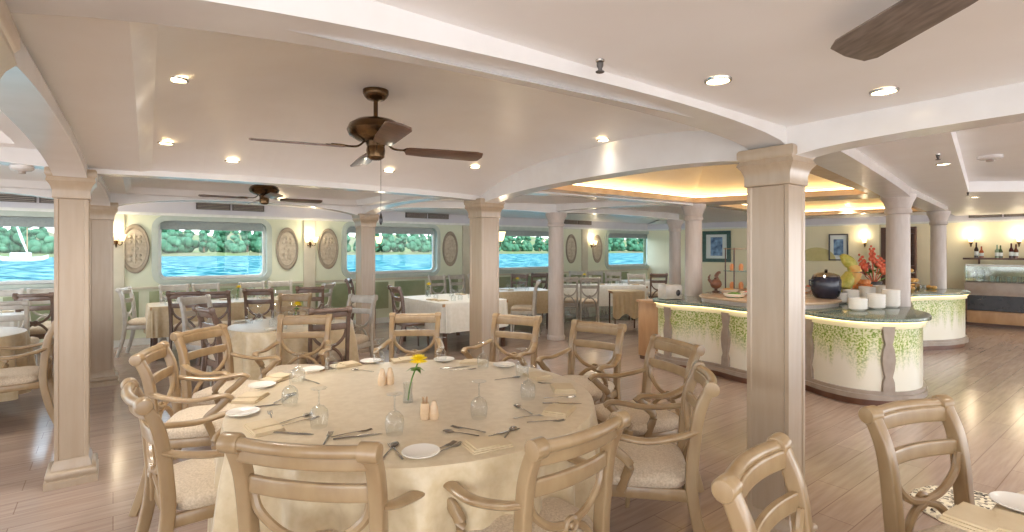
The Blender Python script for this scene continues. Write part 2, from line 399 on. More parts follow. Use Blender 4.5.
for i, (sc_, sw) in enumerate(winspec):
    cz = (ZB+ZTW)/2; wb = bpy.data.objects.new('window_%d' % (i+1), None); COL.objects.link(wb); wb['kind'] = 'structure'
    fr = MB()
    for (ex, dep0, dep1) in ((.075, .0, .045), (.03, .045, .06)):
        o1 = rrect(sc_, cz, sw+2*ex, ZTW-ZB+2*ex, .14+ex); o2 = rrect(sc_, cz, sw-.03, ZTW-ZB-.03, .13)
        n = len(o1); vs = [WP(*p, dep0) for p in o1]+[WP(*p, dep1) for p in o1]+[WP(*p, dep1) for p in o2]+[WP(*p, dep0-.12) for p in o2]
        fs = []
        for k in range(n):
            k2 = (k+1) % n
            for q in range(3): fs.append((q*n+k, q*n+k2, (q+1)*n+k2, (q+1)*n+k))
        fr.add(vs, fs)
    obj('window_frame', fr, M_frame, wb)
    o2 = rrect(sc_, cz, sw-.03, ZTW-ZB-.03, .13); o3 = rrect(sc_, cz, sw-.13, ZTW-ZB-.13, .08); n = len(o2)
    si = MB().add([WP(*p, -.07) for p in o2]+[WP(*p, -.07) for p in o3]+[WP(*p, -.10) for p in o3], [(k, (k+1) % n, n+(k+1) % n, n+k) for k in range(n)]+[(n+k, n+(k+1) % n, 2*n+(k+1) % n, 2*n+k) for k in range(n)])
    obj('sash', si, M_white, wb)
    obj('pane', MB().add([WP(*p, -.09) for p in o2], [tuple(range(n))]), M_pane, wb)
    bl = MB(); x0, x1 = sc_-sw/2+.05, sc_+sw/2-.05
    bl.add([WP(x0, ZTW-.16, -.05), WP(x1, ZTW-.16, -.05), WP(x1, ZTW-.02, -.05), WP(x0, ZTW-.02, -.05), WP(x0, ZTW-.16, -.062), WP(x1, ZTW-.16, -.062), WP(x1, ZTW-.02, -.062), WP(x0, ZTW-.02, -.062)],
           [(0, 1, 2, 3), (4, 5, 6, 7), (0, 1, 5, 4), (1, 2, 6, 5), (2, 3, 7, 6), (3, 0, 4, 7)])
    obj('roller_blind', bl, M_blind, wb)
def wbox(s0, s1, z0, z1, o0, o1, mb=None):
    mb = mb or MB()
    vs = [WP(s0, z0, o0), WP(s1, z0, o0), WP(s1, z0, o1), WP(s0, z0, o1), WP(s0, z1, o0), WP(s1, z1, o0), WP(s1, z1, o1), WP(s0, z1, o1)]
    return mb.add(vs, [(0,3,2,1),(4,5,6,7),(0,1,5,4),(1,2,6,5),(2,3,7,6),(3,0,4,7)])
struct('trim_1', wbox(S0, S1, 2.10, 2.145, 0, .07), M_white)
struct('trim_2', wbox(S0, S1, 2.145, ZT, 0, .015), M_lun)
struct('baseboard_left', wbox(S0, S1, 0, .11, 0, .03), M_white)
struct('trim_3', wbox(S0, S1, .90, .935, 0, .03), M_pil)
tn = 4
# wainscot panels
k = 0; s_ = S0+.1
while s_ < S1-.9:
    struct('trim_%d' % tn, wbox(s_, s_+.72, .30, .86, 0, .012), M_green); tn += 1; s_ += .86
for u in (116, 309, 466, 584):
    s_ = wall_s(u); struct('trim_%d' % tn, wbox(s_-.11, s_+.11, .11, 2.10, 0, .05), M_pil, bevel=.01); tn += 1
# oval medallions
def medallion():
    t = thing('wall_medallion', '', 'medallion')
    pr = [(0, .012), (.14, .014), (.165, .012), (.17, .0)]
    b = MB(); n = 32; vs = []; fs = []
    def ring(r, d): return [(r*math.cos(2*PI*k/n), -d, 2.0*r*math.sin(2*PI*k/n)) for k in range(n)]
    def shell(prof):
        m = MB(); vs = []; fs = []
        for r, d in prof: vs += ring(r, d)
        for i in range(len(prof)-1): fs += [(i*n+k, i*n+(k+1) % n, (i+1)*n+(k+1) % n, (i+1)*n+k) for k in range(n)]
        fs.append(tuple((len(prof)-1)*n+k for k in range(n))); return m.add(vs, fs)
    obj('rim', shell([(.20, 0), (.20, .025), (.185, .04), (.168, .03), (.165, .012)]), M_medalrim, t)
    face = shell([(.168, .010), (.13, .016)])
    rnd = random.Random(3)
    for z in (-.19, -.11, .0, .11, .19):       # raised urn-and-foliage relief
        for x in (-.05, 0, .05):
            face.ball(.028, (x*(1.3 if abs(z) > .05 else .5)+rnd.uniform(-.006, .006), -.016, z), 8, 5, (1, .5, 1.1))
    face.tube([(0, -.018, -.24), (0, -.022, .24)], .012, 6)
    obj('relief', face, M_medal, t); return t
med = medallion(); WY = math.atan2(D1.y, D1.x)
ml = ['oval plaster medallion left of the first full window, beside the rear square column',
      'oval plaster medallion just right of the first full window, left of the pilaster lamp',
      'oval plaster medallion right of the pilaster with the twin lamp',
      'oval plaster medallion right of the second full window, beside the central column',
      'oval plaster medallion just right of the round grey column',
      'oval plaster medallion farthest away, left of the smallest window']
for i, u in enumerate((135, 287, 328, 450, 571, 597)):
    p = wallpt(u); z = 1.555
    if i == 0: med.location = (p.x, p.y, z); med.rotation_euler = (0, 0, WY); med['label'] = ml[0]; med['group'] = 'oval wall medallions'
    else: dup(med, (p.x, p.y, z), WY, ml[i], 'oval wall medallions')
# air vents
def vent():
    t = thing('air_vent', '', 'air vent'); fr = MB()
    for x in (-.275, .275):
        fr.box(x-.26, x+.26, -.02, 0, -.055, .055)
    obj('frame', fr, M_dark, t)
    sl = MB()
    for k in range(4):
        for x in (-.275, .275): sl.box(x-.24, x+.24, -.028, -.018, -.042+k*.026, -.034+k*.026)
    obj('slats', sl, M_taupe, t); return t
vt = vent()
vl = ['dark slatted air vent high above the first full window, behind the small ceiling fan', 'dark slatted air vent high on the wall above the second full window',
      'dark slatted air vent above the third window beside the round grey column', 'dark slatted air vent at far left above the leftmost window',
      'dark slatted air vent at far right above the bar counter shelf']
for i, u in enumerate((231, 427, 577, 38)):
    p = wallpt(u); L = (p.x+NW.x*.02, p.y+NW.y*.02, 2.285)
    if i == 0: vt.location = L; vt.rotation_euler = (0, 0, WY); vt['label'] = vl[0]; vt['group'] = 'air vents'
    else: dup(vt, L, WY, vl[i], 'air vents')

# ---------------------------------------------------------------- end wall
NE = V(-.679, -.734)
def epu(u): return inter(V(0, 0), V((u-512)/F, 1), E0, DE)
def es(u): return (epu(u)-E0).dot(DE)
def EP(s, z, o=0): p = E0+DE*s+NE*o; return (p.x, p.y, z)
SC = (CORNER-E0).dot(DE)
def ebox(s0, s1, z0, z1, o0, o1, mb=None):
    mb = mb or MB(); vs = [EP(s0, z0, o0), EP(s1, z0, o0), EP(s1, z0, o1), EP(s0, z0, o1), EP(s0, z1, o0), EP(s1, z1, o0), EP(s1, z1, o1), EP(s0, z1, o1)]
    return mb.add(vs, [(0,3,2,1),(4,5,6,7),(0,1,5,4),(1,2,6,5),(2,3,7,6),(3,0,4,7)])
struct('wall_back', ebox(SC, 6.5, 0, ZT, -.15, 0), M_wallc)
struct('baseboard_back', ebox(SC, 6.5, 0, .14, 0, .03), M_wood2)
struct('trim_%d' % tn, ebox(SC, 6.5, 2.12, 2.16, 0, .07), M_white); tn += 1
struct('trim_%d' % tn, ebox(SC, 6.5, 2.16, ZT, 0, .015), M_lun); tn += 1
s_ = es(874); struct('trim_%d' % tn, ebox(s_-.12, s_+.12, .14, 2.12, 0, .10), M_wallc); tn += 1
EYAW = math.atan2(DE.y, DE.x)
p = EP(es(1003), 2.27, .02); dup(vt, p, EYAW, vl[4], 'air vents')
# pictures
def picture(u0, u1, v0, v1, fm, label, fw, mount):
    s0, s1 = es(u0), es(u1); d = epu((u0+u1)/2).y; z1 = HC+(V0-v0)/F*d; z0 = HC+(V0-v1)/F*d
    c = EP((s0+s1)/2, (z0+z1)/2, 0); t = thing('framed_picture', label, 'picture', c, EYAW); W_, H_ = (s1-s0)/2, (z1-z0)/2
    fr = MB(); fr.box(-W_, W_, -.05, 0, H_-fw, H_); fr.box(-W_, W_, -.05, 0, -H_, -H_+fw); fr.box(-W_, -W_+fw, -.05, 0, -H_+fw, H_-fw); fr.box(W_-fw, W_, -.05, 0, -H_+fw, H_-fw)
    obj('frame', fr, fm, t); obj('mount', MB().box(-W_+fw, W_-fw, -.02, 0, -H_+fw, H_-fw), M_mount, t)
    a = MB(); a.box(-W_*mount, W_*mount, -.026, -.02, -H_*.6, H_*.6); obj('painting', a, M_art, t)
picture(703, 731, 231, 262, M_artframe, 'framed blue painting in a wide dark green frame beyond the left end of the buffet', .10, .42)
picture(829, 848.5, 234, 260.5, M_blackframe, 'framed blue painting in a thin dark frame above the carved melon', .03, .5)
c_ = MB(); s_ = es(817); rr_ = .42; n_ = 20
vs = [EP(s_+rr_*math.cos(PI*k/n_), 1.25+.34*math.sin(PI*k/n_), o_) for o_ in (0, .04) for k in range(n_+1)]
c_.add(vs, [tuple(range(n_+1)), tuple(range(2*n_+1, n_, -1))]+[(k, (k+1) % (n_+1), n_+1+(k+1) % (n_+1), n_+1+k) for k in range(n_+1)])
struct('trim_%d' % tn, c_, mat('olive_arch_paint', '#CFC78E', .5, noise='#C6BE84', nscale=6)); tn += 1
# doorway and bottle rack niche beyond the round column
t = bpy.data.objects.new('door_1', None); COL.objects.link(t); t['kind'] = 'structure'
obj('door_leaf', ebox(es(881), es(889.5), 0, 2.05, 0, .02), M_wood2, t); obj('door_frame', ebox(es(877), es(880.6), 0, 2.08, 0, .05), M_wallc, t)
p = EP((es(910)+es(916))/2, 0, 0); t = thing('wine_rack', 'dark red wooden bottle rack on the far wall between the two round columns', 'rack', (p[0], p[1], 0), EYAW)
hw = (es(917)-es(909))/2; c_ = MB(); c_.box(-hw, hw, -.26, -.01, .9, .94)
for z in (1.15, 1.4, 1.65, 1.9, 2.02): c_.box(-hw, hw, -.26, -.01, z, z+.03)
c_.box(-hw, -hw+.03, -.26, -.01, 0, 2.05); c_.box(hw-.03, hw, -.26, -.01, 0, 2.05); c_.box(-hw, hw, -.03, -.01, 0, 2.05)
obj('rack_frame', c_, M_base, t); obj('cupboard', MB().box(-hw+.02, hw-.02, -.27, -.03, 0, .9), M_wood2, t)

# ---------------------------------------------------------------- ceiling
cb = MB()
def flat(poly, z): cb.add([(p.x, p.y, z) for p in poly], [tuple(range(len(poly)))])
def bay(P, z0=2.19, rise=.28, n=28, border=.24, lip=.07):
    a, b, c, d = P; L1 = ((b-a).length+(c-d).length)/2; L2 = ((d-a).length+(c-b).length)/2; vs = []; fs = []
    us = sorted(set([i/n for i in range(n+1)]+[border/L1, (border+.05)/L1, 1-border/L1, 1-(border+.05)/L1]))
    ts = sorted(set([i/n for i in range(n+1)]+[border/L2, (border+.05)/L2, 1-border/L2, 1-(border+.05)/L2]))
    for t in ts:
        for u in us:
            p = (a*(1-u)+b*u)*(1-t)+(d*(1-u)+c*u)*t; e1 = min(u, 1-u)*L1; e2 = min(t, 1-t)*L2; e_ = min(e1, e2)
            z = z0
            if e_ > border:
                z += lip*min(1, (e_-border)/.05)
                if e_ > border+.05:
                    x1 = min(1, (e1-border-.05)/1.0); x2 = min(1, (e2-border-.05)/1.0)
                    z += (rise-lip)*(1-(1-x1)**2)*(1-(1-x2)**2)
            vs.append((p.x, p.y, z))
    w_ = len(us)
    for j in range(len(ts)-1):
        for i in range(w_-1): fs.append((j*w_+i, j*w_+i+1, (j+1)*w_+i+1, (j+1)*w_+i))
    cb.add(vs, fs)
    return vs
def vault(P, zu0, zu1, lift, border, n=36):
    a, b, c, d = P; L1 = ((b-a).length+(c-d).length)/2; L2 = ((d-a).length+(c-b).length)/2; vs = []; fs = []
    us = [i/n for i in range(n+1)]; ts = sorted(set([i/n for i in range(n+1)]+[border/L2, (border+.07)/L2]))
    for t in ts:
        for u in us:
            p = (a*(1-u)+b*u)*(1-t)+(d*(1-u)+c*u)*t; e1 = min(u, 1-u)*L1; Au = 1-(1-min(1, e1/1.25))**2; t0 = t*L2; t1 = (1-t)*L2
            if t0 <= border+1e-6: B = .16
            else:
                B = .16+.34*min(1, (t0-border)/.07)+.5*(1-(1-min(1, max(0, t0-border-.07)/.95))**2); B *= .45+.55*(1-(1-min(1, t1/1.1))**2)
            vs.append((p.x, p.y, zu0*(1-u)+zu1*u+Au*lift*B))
    w_ = len(us)
    for j in range(len(ts)-1):
        for i in range(w_-1): fs.append((j*w_+i, j*w_+i+1, (j+1)*w_+i+1, (j+1)*w_+i))
    cb.add(vs, fs)
vault([cG, cA, cC, cF], 2.16, 2.09, .36, .36); bay([cA, cB, cD, cC], rise=.26); bay([cGl, cAl, cA, cG], rise=.2); bay([cAl, cBl, cB, cA], rise=.2)
wl = W0+D1*S0+NW*0; wD = wallpt(440)
flat([cBl, V(*WP(S0, 0)[:2]), V(*WP((cB-W0).dot(D1), 0)[:2]), cB], 2.34)
flat([cB, V(*WP((cB-W0).dot(D1), 0)[:2]), V(*WP((cD-W0).dot(D1), 0)[:2]), cD], 2.34)
flat([cD, V(*WP((cD-W0).dot(D1), 0)[:2]), CORNER, cJ, cE], 2.34)
flat([cC, cD, cE, cK], 2.31); flat([cE, cJ, cL, cK], 2.31)
flat([cJ, CORNER, V(*EP(-2.3, 0)[:2]), cL], 2.31)
flat([cL, V(*EP(-2.3, 0)[:2]), V(*EP(0, 0)[:2]), cI], 2.31)
farR = V(*EP(6.5, 0)[:2])
# right zone with a raised recess
cb.add([(cG.x, cG.y, 2.29), (cF.x, cF.y, 2.17), (cFr.x, cFr.y, 2.20), (5.2, -3.5, 2.28), (-4, -3.5, 2.28), (.4, .2, 2.29)], [(0, 1, 5), (1, 2, 5), (2, 3, 5), (3, 4, 5), (4, 0, 5)]); flat([cG, V(-4, -3.5), V(-9, -3.5), cGl], 2.285)
r0 = [V(2.7, 3.2), V(5.75, 6.55), V(9.6, 6.35), V(6.2, 1.6)]
outer = [cF, cH, cI, V(*EP(0, 0)[:2]), farR, V(12, -3.5), V(5.2, -3.5), cFr]
zR = 2.27
cb.add([(p.x, p.y, zR) for p in [cF, cI, V(*EP(0, 0)[:2]), farR, V(12, -3.5), V(5.2, -3.5), cFr]+r0],
       [(0, 1, 8, 7), (1, 2, 9, 8), (2, 3, 9), (3, 4, 10, 9), (4, 5, 10), (5, 6, 10), (6, 0, 7, 10)])
cb.add([(p.x, p.y, zR) for p in r0]+[(p.x, p.y, zR+.13) for p in r0], [(0, 1, 5, 4), (1, 2, 6, 5), (2, 3, 7, 6), (3, 0, 4, 7), (4, 5, 6, 7)])
struct('ceiling', cb, M_ceil)
block_outline = [p+(p-V(1, 4)).normalized()*.6 for p in fpoly]
struct('roof_light_block', MB().prism([(p.x, p.y) for p in block_outline], 2.75, 2.85), M_lun).name = 'ceiling_light_block'  # unseen slab added above the ceiling to block sun and sky

# cove-lit trays above the buffet
def tray(P, z0, name_i):
    c = sum(P, V(0, 0))/4; ins = lambda f: [p*(1-f)+c*f for p in P]
    A_, B_, C_ = P, ins(.17), ins(.20); D_ = ins(.16); E_ = ins(.55)
    fr = MB(); 
    def ringf(a, za, b, zb): 
        for i in range(4):
            j = (i+1) % 4; fr.add([(a[i].x, a[i].y, za), (a[j].x, a[j].y, za), (b[j].x, b[j].y, zb), (b[i].x, b[i].y, zb)], [(0, 1, 2, 3)])
    ringf(A_, z0, B_, z0); ringf(B_, z0, B_, z0+.07); ringf(B_, z0+.07, D_, z0+.07); ringf(A_, z0, A_, z0+.3)
    struct('trim_%d' % name_i, fr, M_peachbeam)
    m = MB()
    def r2(a, za, b, zb):
        for i in range(4):
            j = (i+1) % 4; m.add([(a[i].x, a[i].y, za), (a[j].x, a[j].y, za), (b[j].x, b[j].y, zb), (b[i].x, b[i].y, zb)], [(0, 1, 2, 3)])
    G_ = ins(.10); r2(G_, z0+.07, G_, z0+.12); r2(G_, z0+.12, E_, z0+.40); m.add([(p.x, p.y, z0+.40) for p in E_], [(0, 1, 2, 3)])
    m.add([(p.x, p.y, z0+.07) for p in G_]+[(p.x, p.y, z0+.07) for p in D_], [(0, 1, 5, 4), (1, 2, 6, 5), (2, 3, 7, 6), (3, 0, 4, 7)])
    struct('trim_%d' % (name_i+1), m, M_cover)
    led = MB(); H_ = [p+V(0, 0, z0+.085) for p in ins(.125)]
    led.tube(H_, .012, 6, closed=True); t = obj('cove_light_strip', led, M_cove); return t
o = tray([cF+V(-.02, .2), cC+V(.35, .0), cK, cH], 2.2, tn); tn += 2
tag(o, 'warm yellow light strip hidden in the ceiling cove over the near part of the buffet', 'light strip')
o = tray([cH, cK, cL, cI], 2.2, tn); tn += 2
tag(o, 'warm yellow light strip hidden in the farther ceiling cove beyond the round columns', 'light strip')

# beams
def beam(P, Q, spring, crown, width, top=2.33, n=24, m=M_beam, p_=2.0, ex=2.4):
    global tn
    d = (Q-P); L = d.length; d = d/L; nrm = V(-d.y, d.x)*(width/2); b = MB(); vs = []
    for i in range(n+1):
        x = i/n; z = spring+(crown-spring)*(1-abs(2*x-1)**ex)**.55
        c = P+d*(L*x)
        for q, zz in ((c-nrm, z), (c+nrm, z), (c+nrm, top), (c-nrm, top)): vs.append((q.x, q.y, zz))
    fs = []
    for i in range(n):
        a = i*4; fs += [(a, a+1, a+5, a+4), (a+1, a+2, a+6, a+5), (a+2, a+3, a+7, a+6), (a+3, a, a+4, a+7)]
    fs += [(0, 3, 2, 1), (n*4, n*4+1, n*4+2, n*4+3)]
    b.add(vs, fs); o = struct('trim_%d' % tn, b, m, smooth=True); tn += 1; return o
beam(cG, cF, 2.05, 2.18, .20, 2.34); beam(cGl, cG, 2.06, 2.16, .2)
beam(cA, cC, 2.05, 2.085, .14); beam(cAl, cA, 2.06, 2.12, .18)
beam(cB, cD, 1.97, 2.17, .16); beam(cBl, cB, 1.97, 2.17, .16); 
beam(cG, cA, 1.96, 2.11, .17, 2.17); beam(cA, cB, 1.97, 2.13, .17); beam(cC, cD, 2.0, 2.17, .17); beam(cF, cC, 1.99, 2.10, .17)
beam(cF, cFr, 1.97, 2.065, .17, ex=5); beam(cAl, cBl, 1.97, 2.15, .17); beam(cGl, cAl, 1.97, 2.15, .17)
beam(cD, cE, 2.13, 2.20, .2); beam(cE, cJ, 2.15, 2.2, .2); beam(cC, cK, 2.16, 2.19, .2); beam(cE, cK, 2.18, 2.22, .18)
beam(cF, cH, 2.15, 2.19, .26, m=M_beam); beam(cH, cI, 2.19, 2.2, .26)

# ---------------------------------------------------------------- columns
def square_column(loc, wx, wy, label, rz=YAW, zt=2.08, flare=.045):
    t = thing('square_column', label, 'column', loc, rz, 'square wooden columns')
    sh = MB(); sh.box(-wx/2, wx/2, -wy/2, wy/2, .08, 1.92)
    me = sh.mesh('shaft', M_column); bm = bmesh.new(); bm.from_mesh(me)
    fcs = [f for f in bm.faces if abs(f.normal.z) < .5]
    bmesh.ops.inset_individual(bm, faces=fcs, thickness=.028, depth=0); fcs2 = [f for f in bm.faces if abs(f.normal.z) < .5 and f.calc_area() > .5*wx*1.5]
    r = bmesh.ops.inset_individual(bm, faces=fcs2, thickness=.008, depth=-.006)
    for e_ in bm.edges: e_.smooth = False
    bm.to_mesh(me); bm.free(); link('shaft', me, t)
    def ringbox(prof, name):
        b = MB(); vs = []; fs = []
        for ex, z in prof:
            a, c = wx/2+ex, wy/2+ex; vs += [(-a, -c, z), (a, -c, z), (a, c, z), (-a, c, z)]
        for i in range(len(prof)-1):
            for k in range(4): fs.append((i*4+k, i*4+(k+1) % 4, (i+1)*4+(k+1) % 4, (i+1)*4+k))
        fs += [(3, 2, 1, 0), tuple((len(prof)-1)*4+k for k in range(4))]
        b.add(vs, fs); obj(name, b, M_column, t)
    ringbox([(.05, 0), (.05, .045), (.036, .05), (.036, .058), (.044, .068), (.044, .085), (.036, .096), (.016, .102), (.012, .13), (0, .165)], 'base')
    ringbox([(.0, 1.88), (.010, 1.885), (.010, 1.935), (.016, 1.955), (.022, 1.97), (.04, 1.995), (flare-.01, 2.02), (flare, 2.035), (flare, zt-.012), (flare-.008, zt)], 'capital')
    return t
square_column(cA, .175, .21, 'slim square column standing clear at the left of the round table')
square_column(cB, .22, .22, 'square column partly hidden directly behind the left column')
square_column(cC, .225, .235, 'square column in the middle of the room behind the round table')
square_column(cD, .22, .22, 'smaller square column in front of the second full window')
square_column(cF, .185, .22, 'tall square panelled column in front of the buffet, nearest of all columns', flare=.038)
square_column(cG, .19, .21, 'square column whose capital shows at the top left corner of the room')
def round_column(loc, r, zt, label, fl=.05):
    t = thing('round_column', label, 'column', loc, 0, 'round columns')
    obj('shaft', MB().lathe([(r*1.04, .05), (r, .6), (r*.94, zt-.2)], 28), M_colcream, t)
    obj('base', MB().lathe([(r+.018, 0), (r+.018, .03), (r+.024, .045), (r+.018, .065), (r+.006, .08)], 28), M_colcream, t)
    obj('capital', MB().lathe([(r*.94, zt-.24), (r+.012, zt-.225), (r+.012, zt-.19), (r, zt-.17), (r+.02, zt-.10), (r+fl, zt-.04), (r+fl, zt)], 28), M_colcream, t)
    return t
round_column(cE, .135, 2.17, 'round grey column between the third window and the oval medallions')
round_column(cJ, .125, 2.17, 'thin round column farthest back, right of the smallest window')
round_column(cK, .125, 2.2, 'round column rising behind the left end of the buffet counter')
round_column(cH, .125, 2.2, 'thick round cream column behind the stacked white bowls')
round_column(cI, .115, 2.2, 'round cream column at the far right end of the buffet')

# ---------------------------------------------------------------- downlights, sprinklers, detectors
def ceil_hit(u, v):
    dg = bpy.context.evaluated_depsgraph_get(); d = Vector(((u-512)/F, 1, (V0-v)/F)).normalized()
    hit, loc, nrm, i, ob, mt = C.ray_cast(dg, Vector((0, 0, HC)), d)
    return loc if hit else None
bpy.context.view_layer.update()
def downlight(power):
    t = thing('downlight', '', 'ceiling light'); obj('rim', MB().lathe([(.052, .002), (.050, -.005), (.043, -.006), (.042, .0)], 20, cap=False), M_steel, t)
    obj('bulb', MB().lathe([(.042, -.003), (.02, -.006), (.002, -.007)], 16), M_lamp, t); return t
dl0 = downlight(1); used = False
spots = [(176, 79, 'downlight nearest the top left corner of the vaulted ceiling'), (165, 143, 'small downlight near the rim of the vault, above the left column'),
         (232, 161, 'downlight between the left column and the large fan'), (388.5, 171, 'downlight beside the pull chain of the large fan'),
         (475, 167, 'downlight right of the large fan near the middle column'), (604, 140, 'downlight at the right side of the vault, left of the panelled column'),
         (718, 80, 'bright downlight above the panelled column'), (884, 91, 'bright downlight right of the loose fan blade'),
         (943, 164, 'dim downlight in the recessed ceiling at the right'), (975, 197, 'faint downlight beyond the recessed ceiling at far right'),
         (281, 199.5, 'tiny downlight beside the small ceiling fan')]
for i, (u, v, lb) in enumerate(spots):
    p = ceil_hit(u, v)
    if p is None: continue
    p = p+Vector((0, 0, -.001))
    if not used: dl0.location = p; dl0['label'] = 'round recessed '+lb; dl0['group'] = 'recessed downlights'; used = True
    else: dup(dl0, p, 0, 'round recessed '+lb, 'recessed downlights')
    ld = bpy.data.lights.new('downlight_or_fill_beam', 'SPOT'); ld.energy = 6 if (u, v) in ((604, 140), (884, 91), (718, 80)) else 44; ld.spot_size = math.radians(120); ld.spot_blend = 1; ld.shadow_soft_size = .12; ld.color = (1, .94, .86)
    lo = bpy.data.objects.new('downlight_or_fill_beam', ld); COL.objects.link(lo); lo.location = p+Vector((0, 0, -.03))
fill_spots = [(3.9, 3.2), (3.2, 1.6), (6.6, 5.2), (8.6, 8.2), (9.6, 5.5), (-1.0, 8.6), (-.2, 7.0), (1.4, 7.3), (1.9, 10.6), (-3.9, 9.0), (-5.6, 7.2), (-7.4, 5.9), (-4.6, 3.4), (-4.6, 1.6), (-2.4, .4), (.2, .3), (1.0, -1.4), (-2.2, -1.6), (4.4, -.6), (3.6, 11.6), (6.2, 9.6), (3.0, 5.6)]  # extra downlights added to brighten the room, some out of view
for i, (x, y) in enumerate(fill_spots):
    dg = bpy.context.evaluated_depsgraph_get(); h, l, *_ = C.ray_cast(dg, Vector((x, y, 1.85)), Vector((0, 0, 1)))
    if not h: continue
    ld = bpy.data.lights.new('downlight_or_fill_beam', 'SPOT'); ld.energy = 85 if i < 5 else 55; ld.spot_size = math.radians(130); ld.spot_blend = 1; ld.shadow_soft_size = .12; ld.color = (1, .94, .86)
    lo = bpy.data.objects.new('downlight_or_fill_beam', ld); COL.objects.link(lo); lo.location = l+Vector((0, 0, -.03))
    u = 512+F*x/y if y > .5 else 9999; v = V0-F*(l.z-HC)/y if y > .5 else -1
    if 0 < u < 1024 and v > 0: dup(dl0, l+Vector((0, 0, -.001)), 0, 'round recessed downlight '+['in the ceiling right of the panelled column', '', 'beyond the diagonal beam at right', 'at the far right before the end wall', 'high at the far right', 'before the second full window', 'between the middle column and the window column', 'before the round grey column', 'behind the round grey column', 'over the tables at the first window', 'over the white side chair', 'over the leftmost window table', 'left of the left column', '', '', '', '', '', '', 'near the farthest corner', 'between the two light coves', 'at the near edge of the buffet cove'][i], 'recessed downlights')
def sprinkler(p, lb):
    t = thing('sprinkler', lb, 'sprinkler', p, 0, 'ceiling sprinklers')
    obj('plate', MB().lathe([(.016, 0), (.015, -.006), (.010, -.01)], 16), M_steel, t)
    obj('nozzle', MB().lathe([(.012, -.01), (.012, -.022), (.007, -.032), (.008, -.038), (.016, -.041), (.016, -.044)], 12), M_dark, t)
for u, v, lb in ((600, 60, 'metal fire sprinkler beside the long diagonal beam at the top'), (938, 154, 'metal fire sprinkler in the recessed ceiling at right'), (968, 192, 'small metal fire sprinkler farther back at right')):
    p = ceil_hit(u, v); sprinkler(p, lb)
for u, v, lb, r in ((990, 156, 'flat round smoke detector on the ceiling at right', .09), (22, 166, 'small round smoke detector on the ceiling at far left', .06)):
    p = ceil_hit(u, v); t = thing('smoke_detector', lb, 'smoke detector', p)
    obj('housing', MB().lathe([(r, 0), (r, -.02), (r*.8, -.03), (r*.3, -.035)], 24), M_beam, t); obj('sensor', MB().lathe([(r*.35, -.034), (r*.3, -.05), (r*.1, -.052)], 16), M_taupe, t)

# ---------------------------------------------------------------- ceiling fans
def fan(loc, zc, ang, label, nb=4, bm_=M_blade, blade=.50, drop=.24, tl=-13):
    """loc = hub x,y; zc = ceiling height; blades at zc-drop-..."""
    zb = HC+.593
    t = thing('ceiling_fan', label, 'ceiling fan', (loc[0], loc[1], zb), ang)
    top = zc-zb
    obj('canopy', MB().lathe([(.075, top), (.075, top-.02), (.065, top-.04), (.05, top-.055), (.02, top-.06)], 24), M_bronze, t)
    obj('downrod', MB().cyl(.013, .14, top-.05, 12), M_bronze, t)
    obj('motor_housing', MB().lathe([(.02, .19), (.05, .18), (.11, .165), (.15, .14), (.165, .105), (.152, .075), (.11, .05), (.06, .04), (.05, .01)], 32), M_bronze, t)
    obj('switch_cup', MB().lathe([(.05, .02), (.055, -.01), (.05, -.05), (.03, -.065), (.01, -.068)], 24), M_bronze, t)
    for k in range(nb):
        a = 2*PI*k/nb; T = Matrix.Rotation(a, 4, 'Z')
        b = MB(); P = [(.17, .0), (.19, .048), (.30, .058), (.62, .068), (.66, .055), (.672, 0), (.66, -.055), (.62, -.068), (.30, -.058), (.19, -.048)]
        tilt = Matrix.Rotation(math.radians(tl), 4, 'X'); b.prism(P, -.004, .004, T @ tilt)
        bl = obj('blade', b, bm_, t, bevel=.001)
        br = MB().tube(bez([(.06, 0, .045), (.10, 0, .01), (.15, 0, .004), (.20, 0, .008), (.25, 0, .008)], 4), [(.012, .006)]*17, 8, T=T)
        br.prism([(.18, .03), (.26, .035), (.28, 0), (.26, -.035), (.18, -.03), (.16, 0)], .005, .009, T @ tilt)
        obj('blade_bracket', br, M_bronze, bl)
    if nb == 4 and drop:
        pc = MB().tube([(.03, .0, -.05), (.03, 0, -.38)], .0015, 5); pc.lathe([(.003, -.38), (.009, -.40), (.011, -.43), (.004, -.45)], 10, (.03, 0, 0))
        obj('pull_chain', pc, M_black, t)
    return t
bpy.context.view_layer.update()
def zceil(x, y):
    dg = bpy.context.evaluated_depsgraph_get(); h, l, *_ = C.ray_cast(dg, Vector((x, y, 1.9)), Vector((0, 0, 1))); return l.z if h else 2.4
fan((-.807, 3.08), zceil(-.807, 3.08)+.002, math.radians(24.6), 'large bronze ceiling fan with four wooden blades above the round table')
fan((-2.93, 6.15), zceil(-2.93, 6.15)+.002, math.radians(37), 'smaller-looking ceiling fan farther back in front of the first full window', drop=0)
fan((1.02, .92), zceil(1.02, .92)+.002, math.radians(90), 'ceiling fan at top right of which only one grey wooden blade shows', bm_=M_bladeg, drop=0, tl=20)

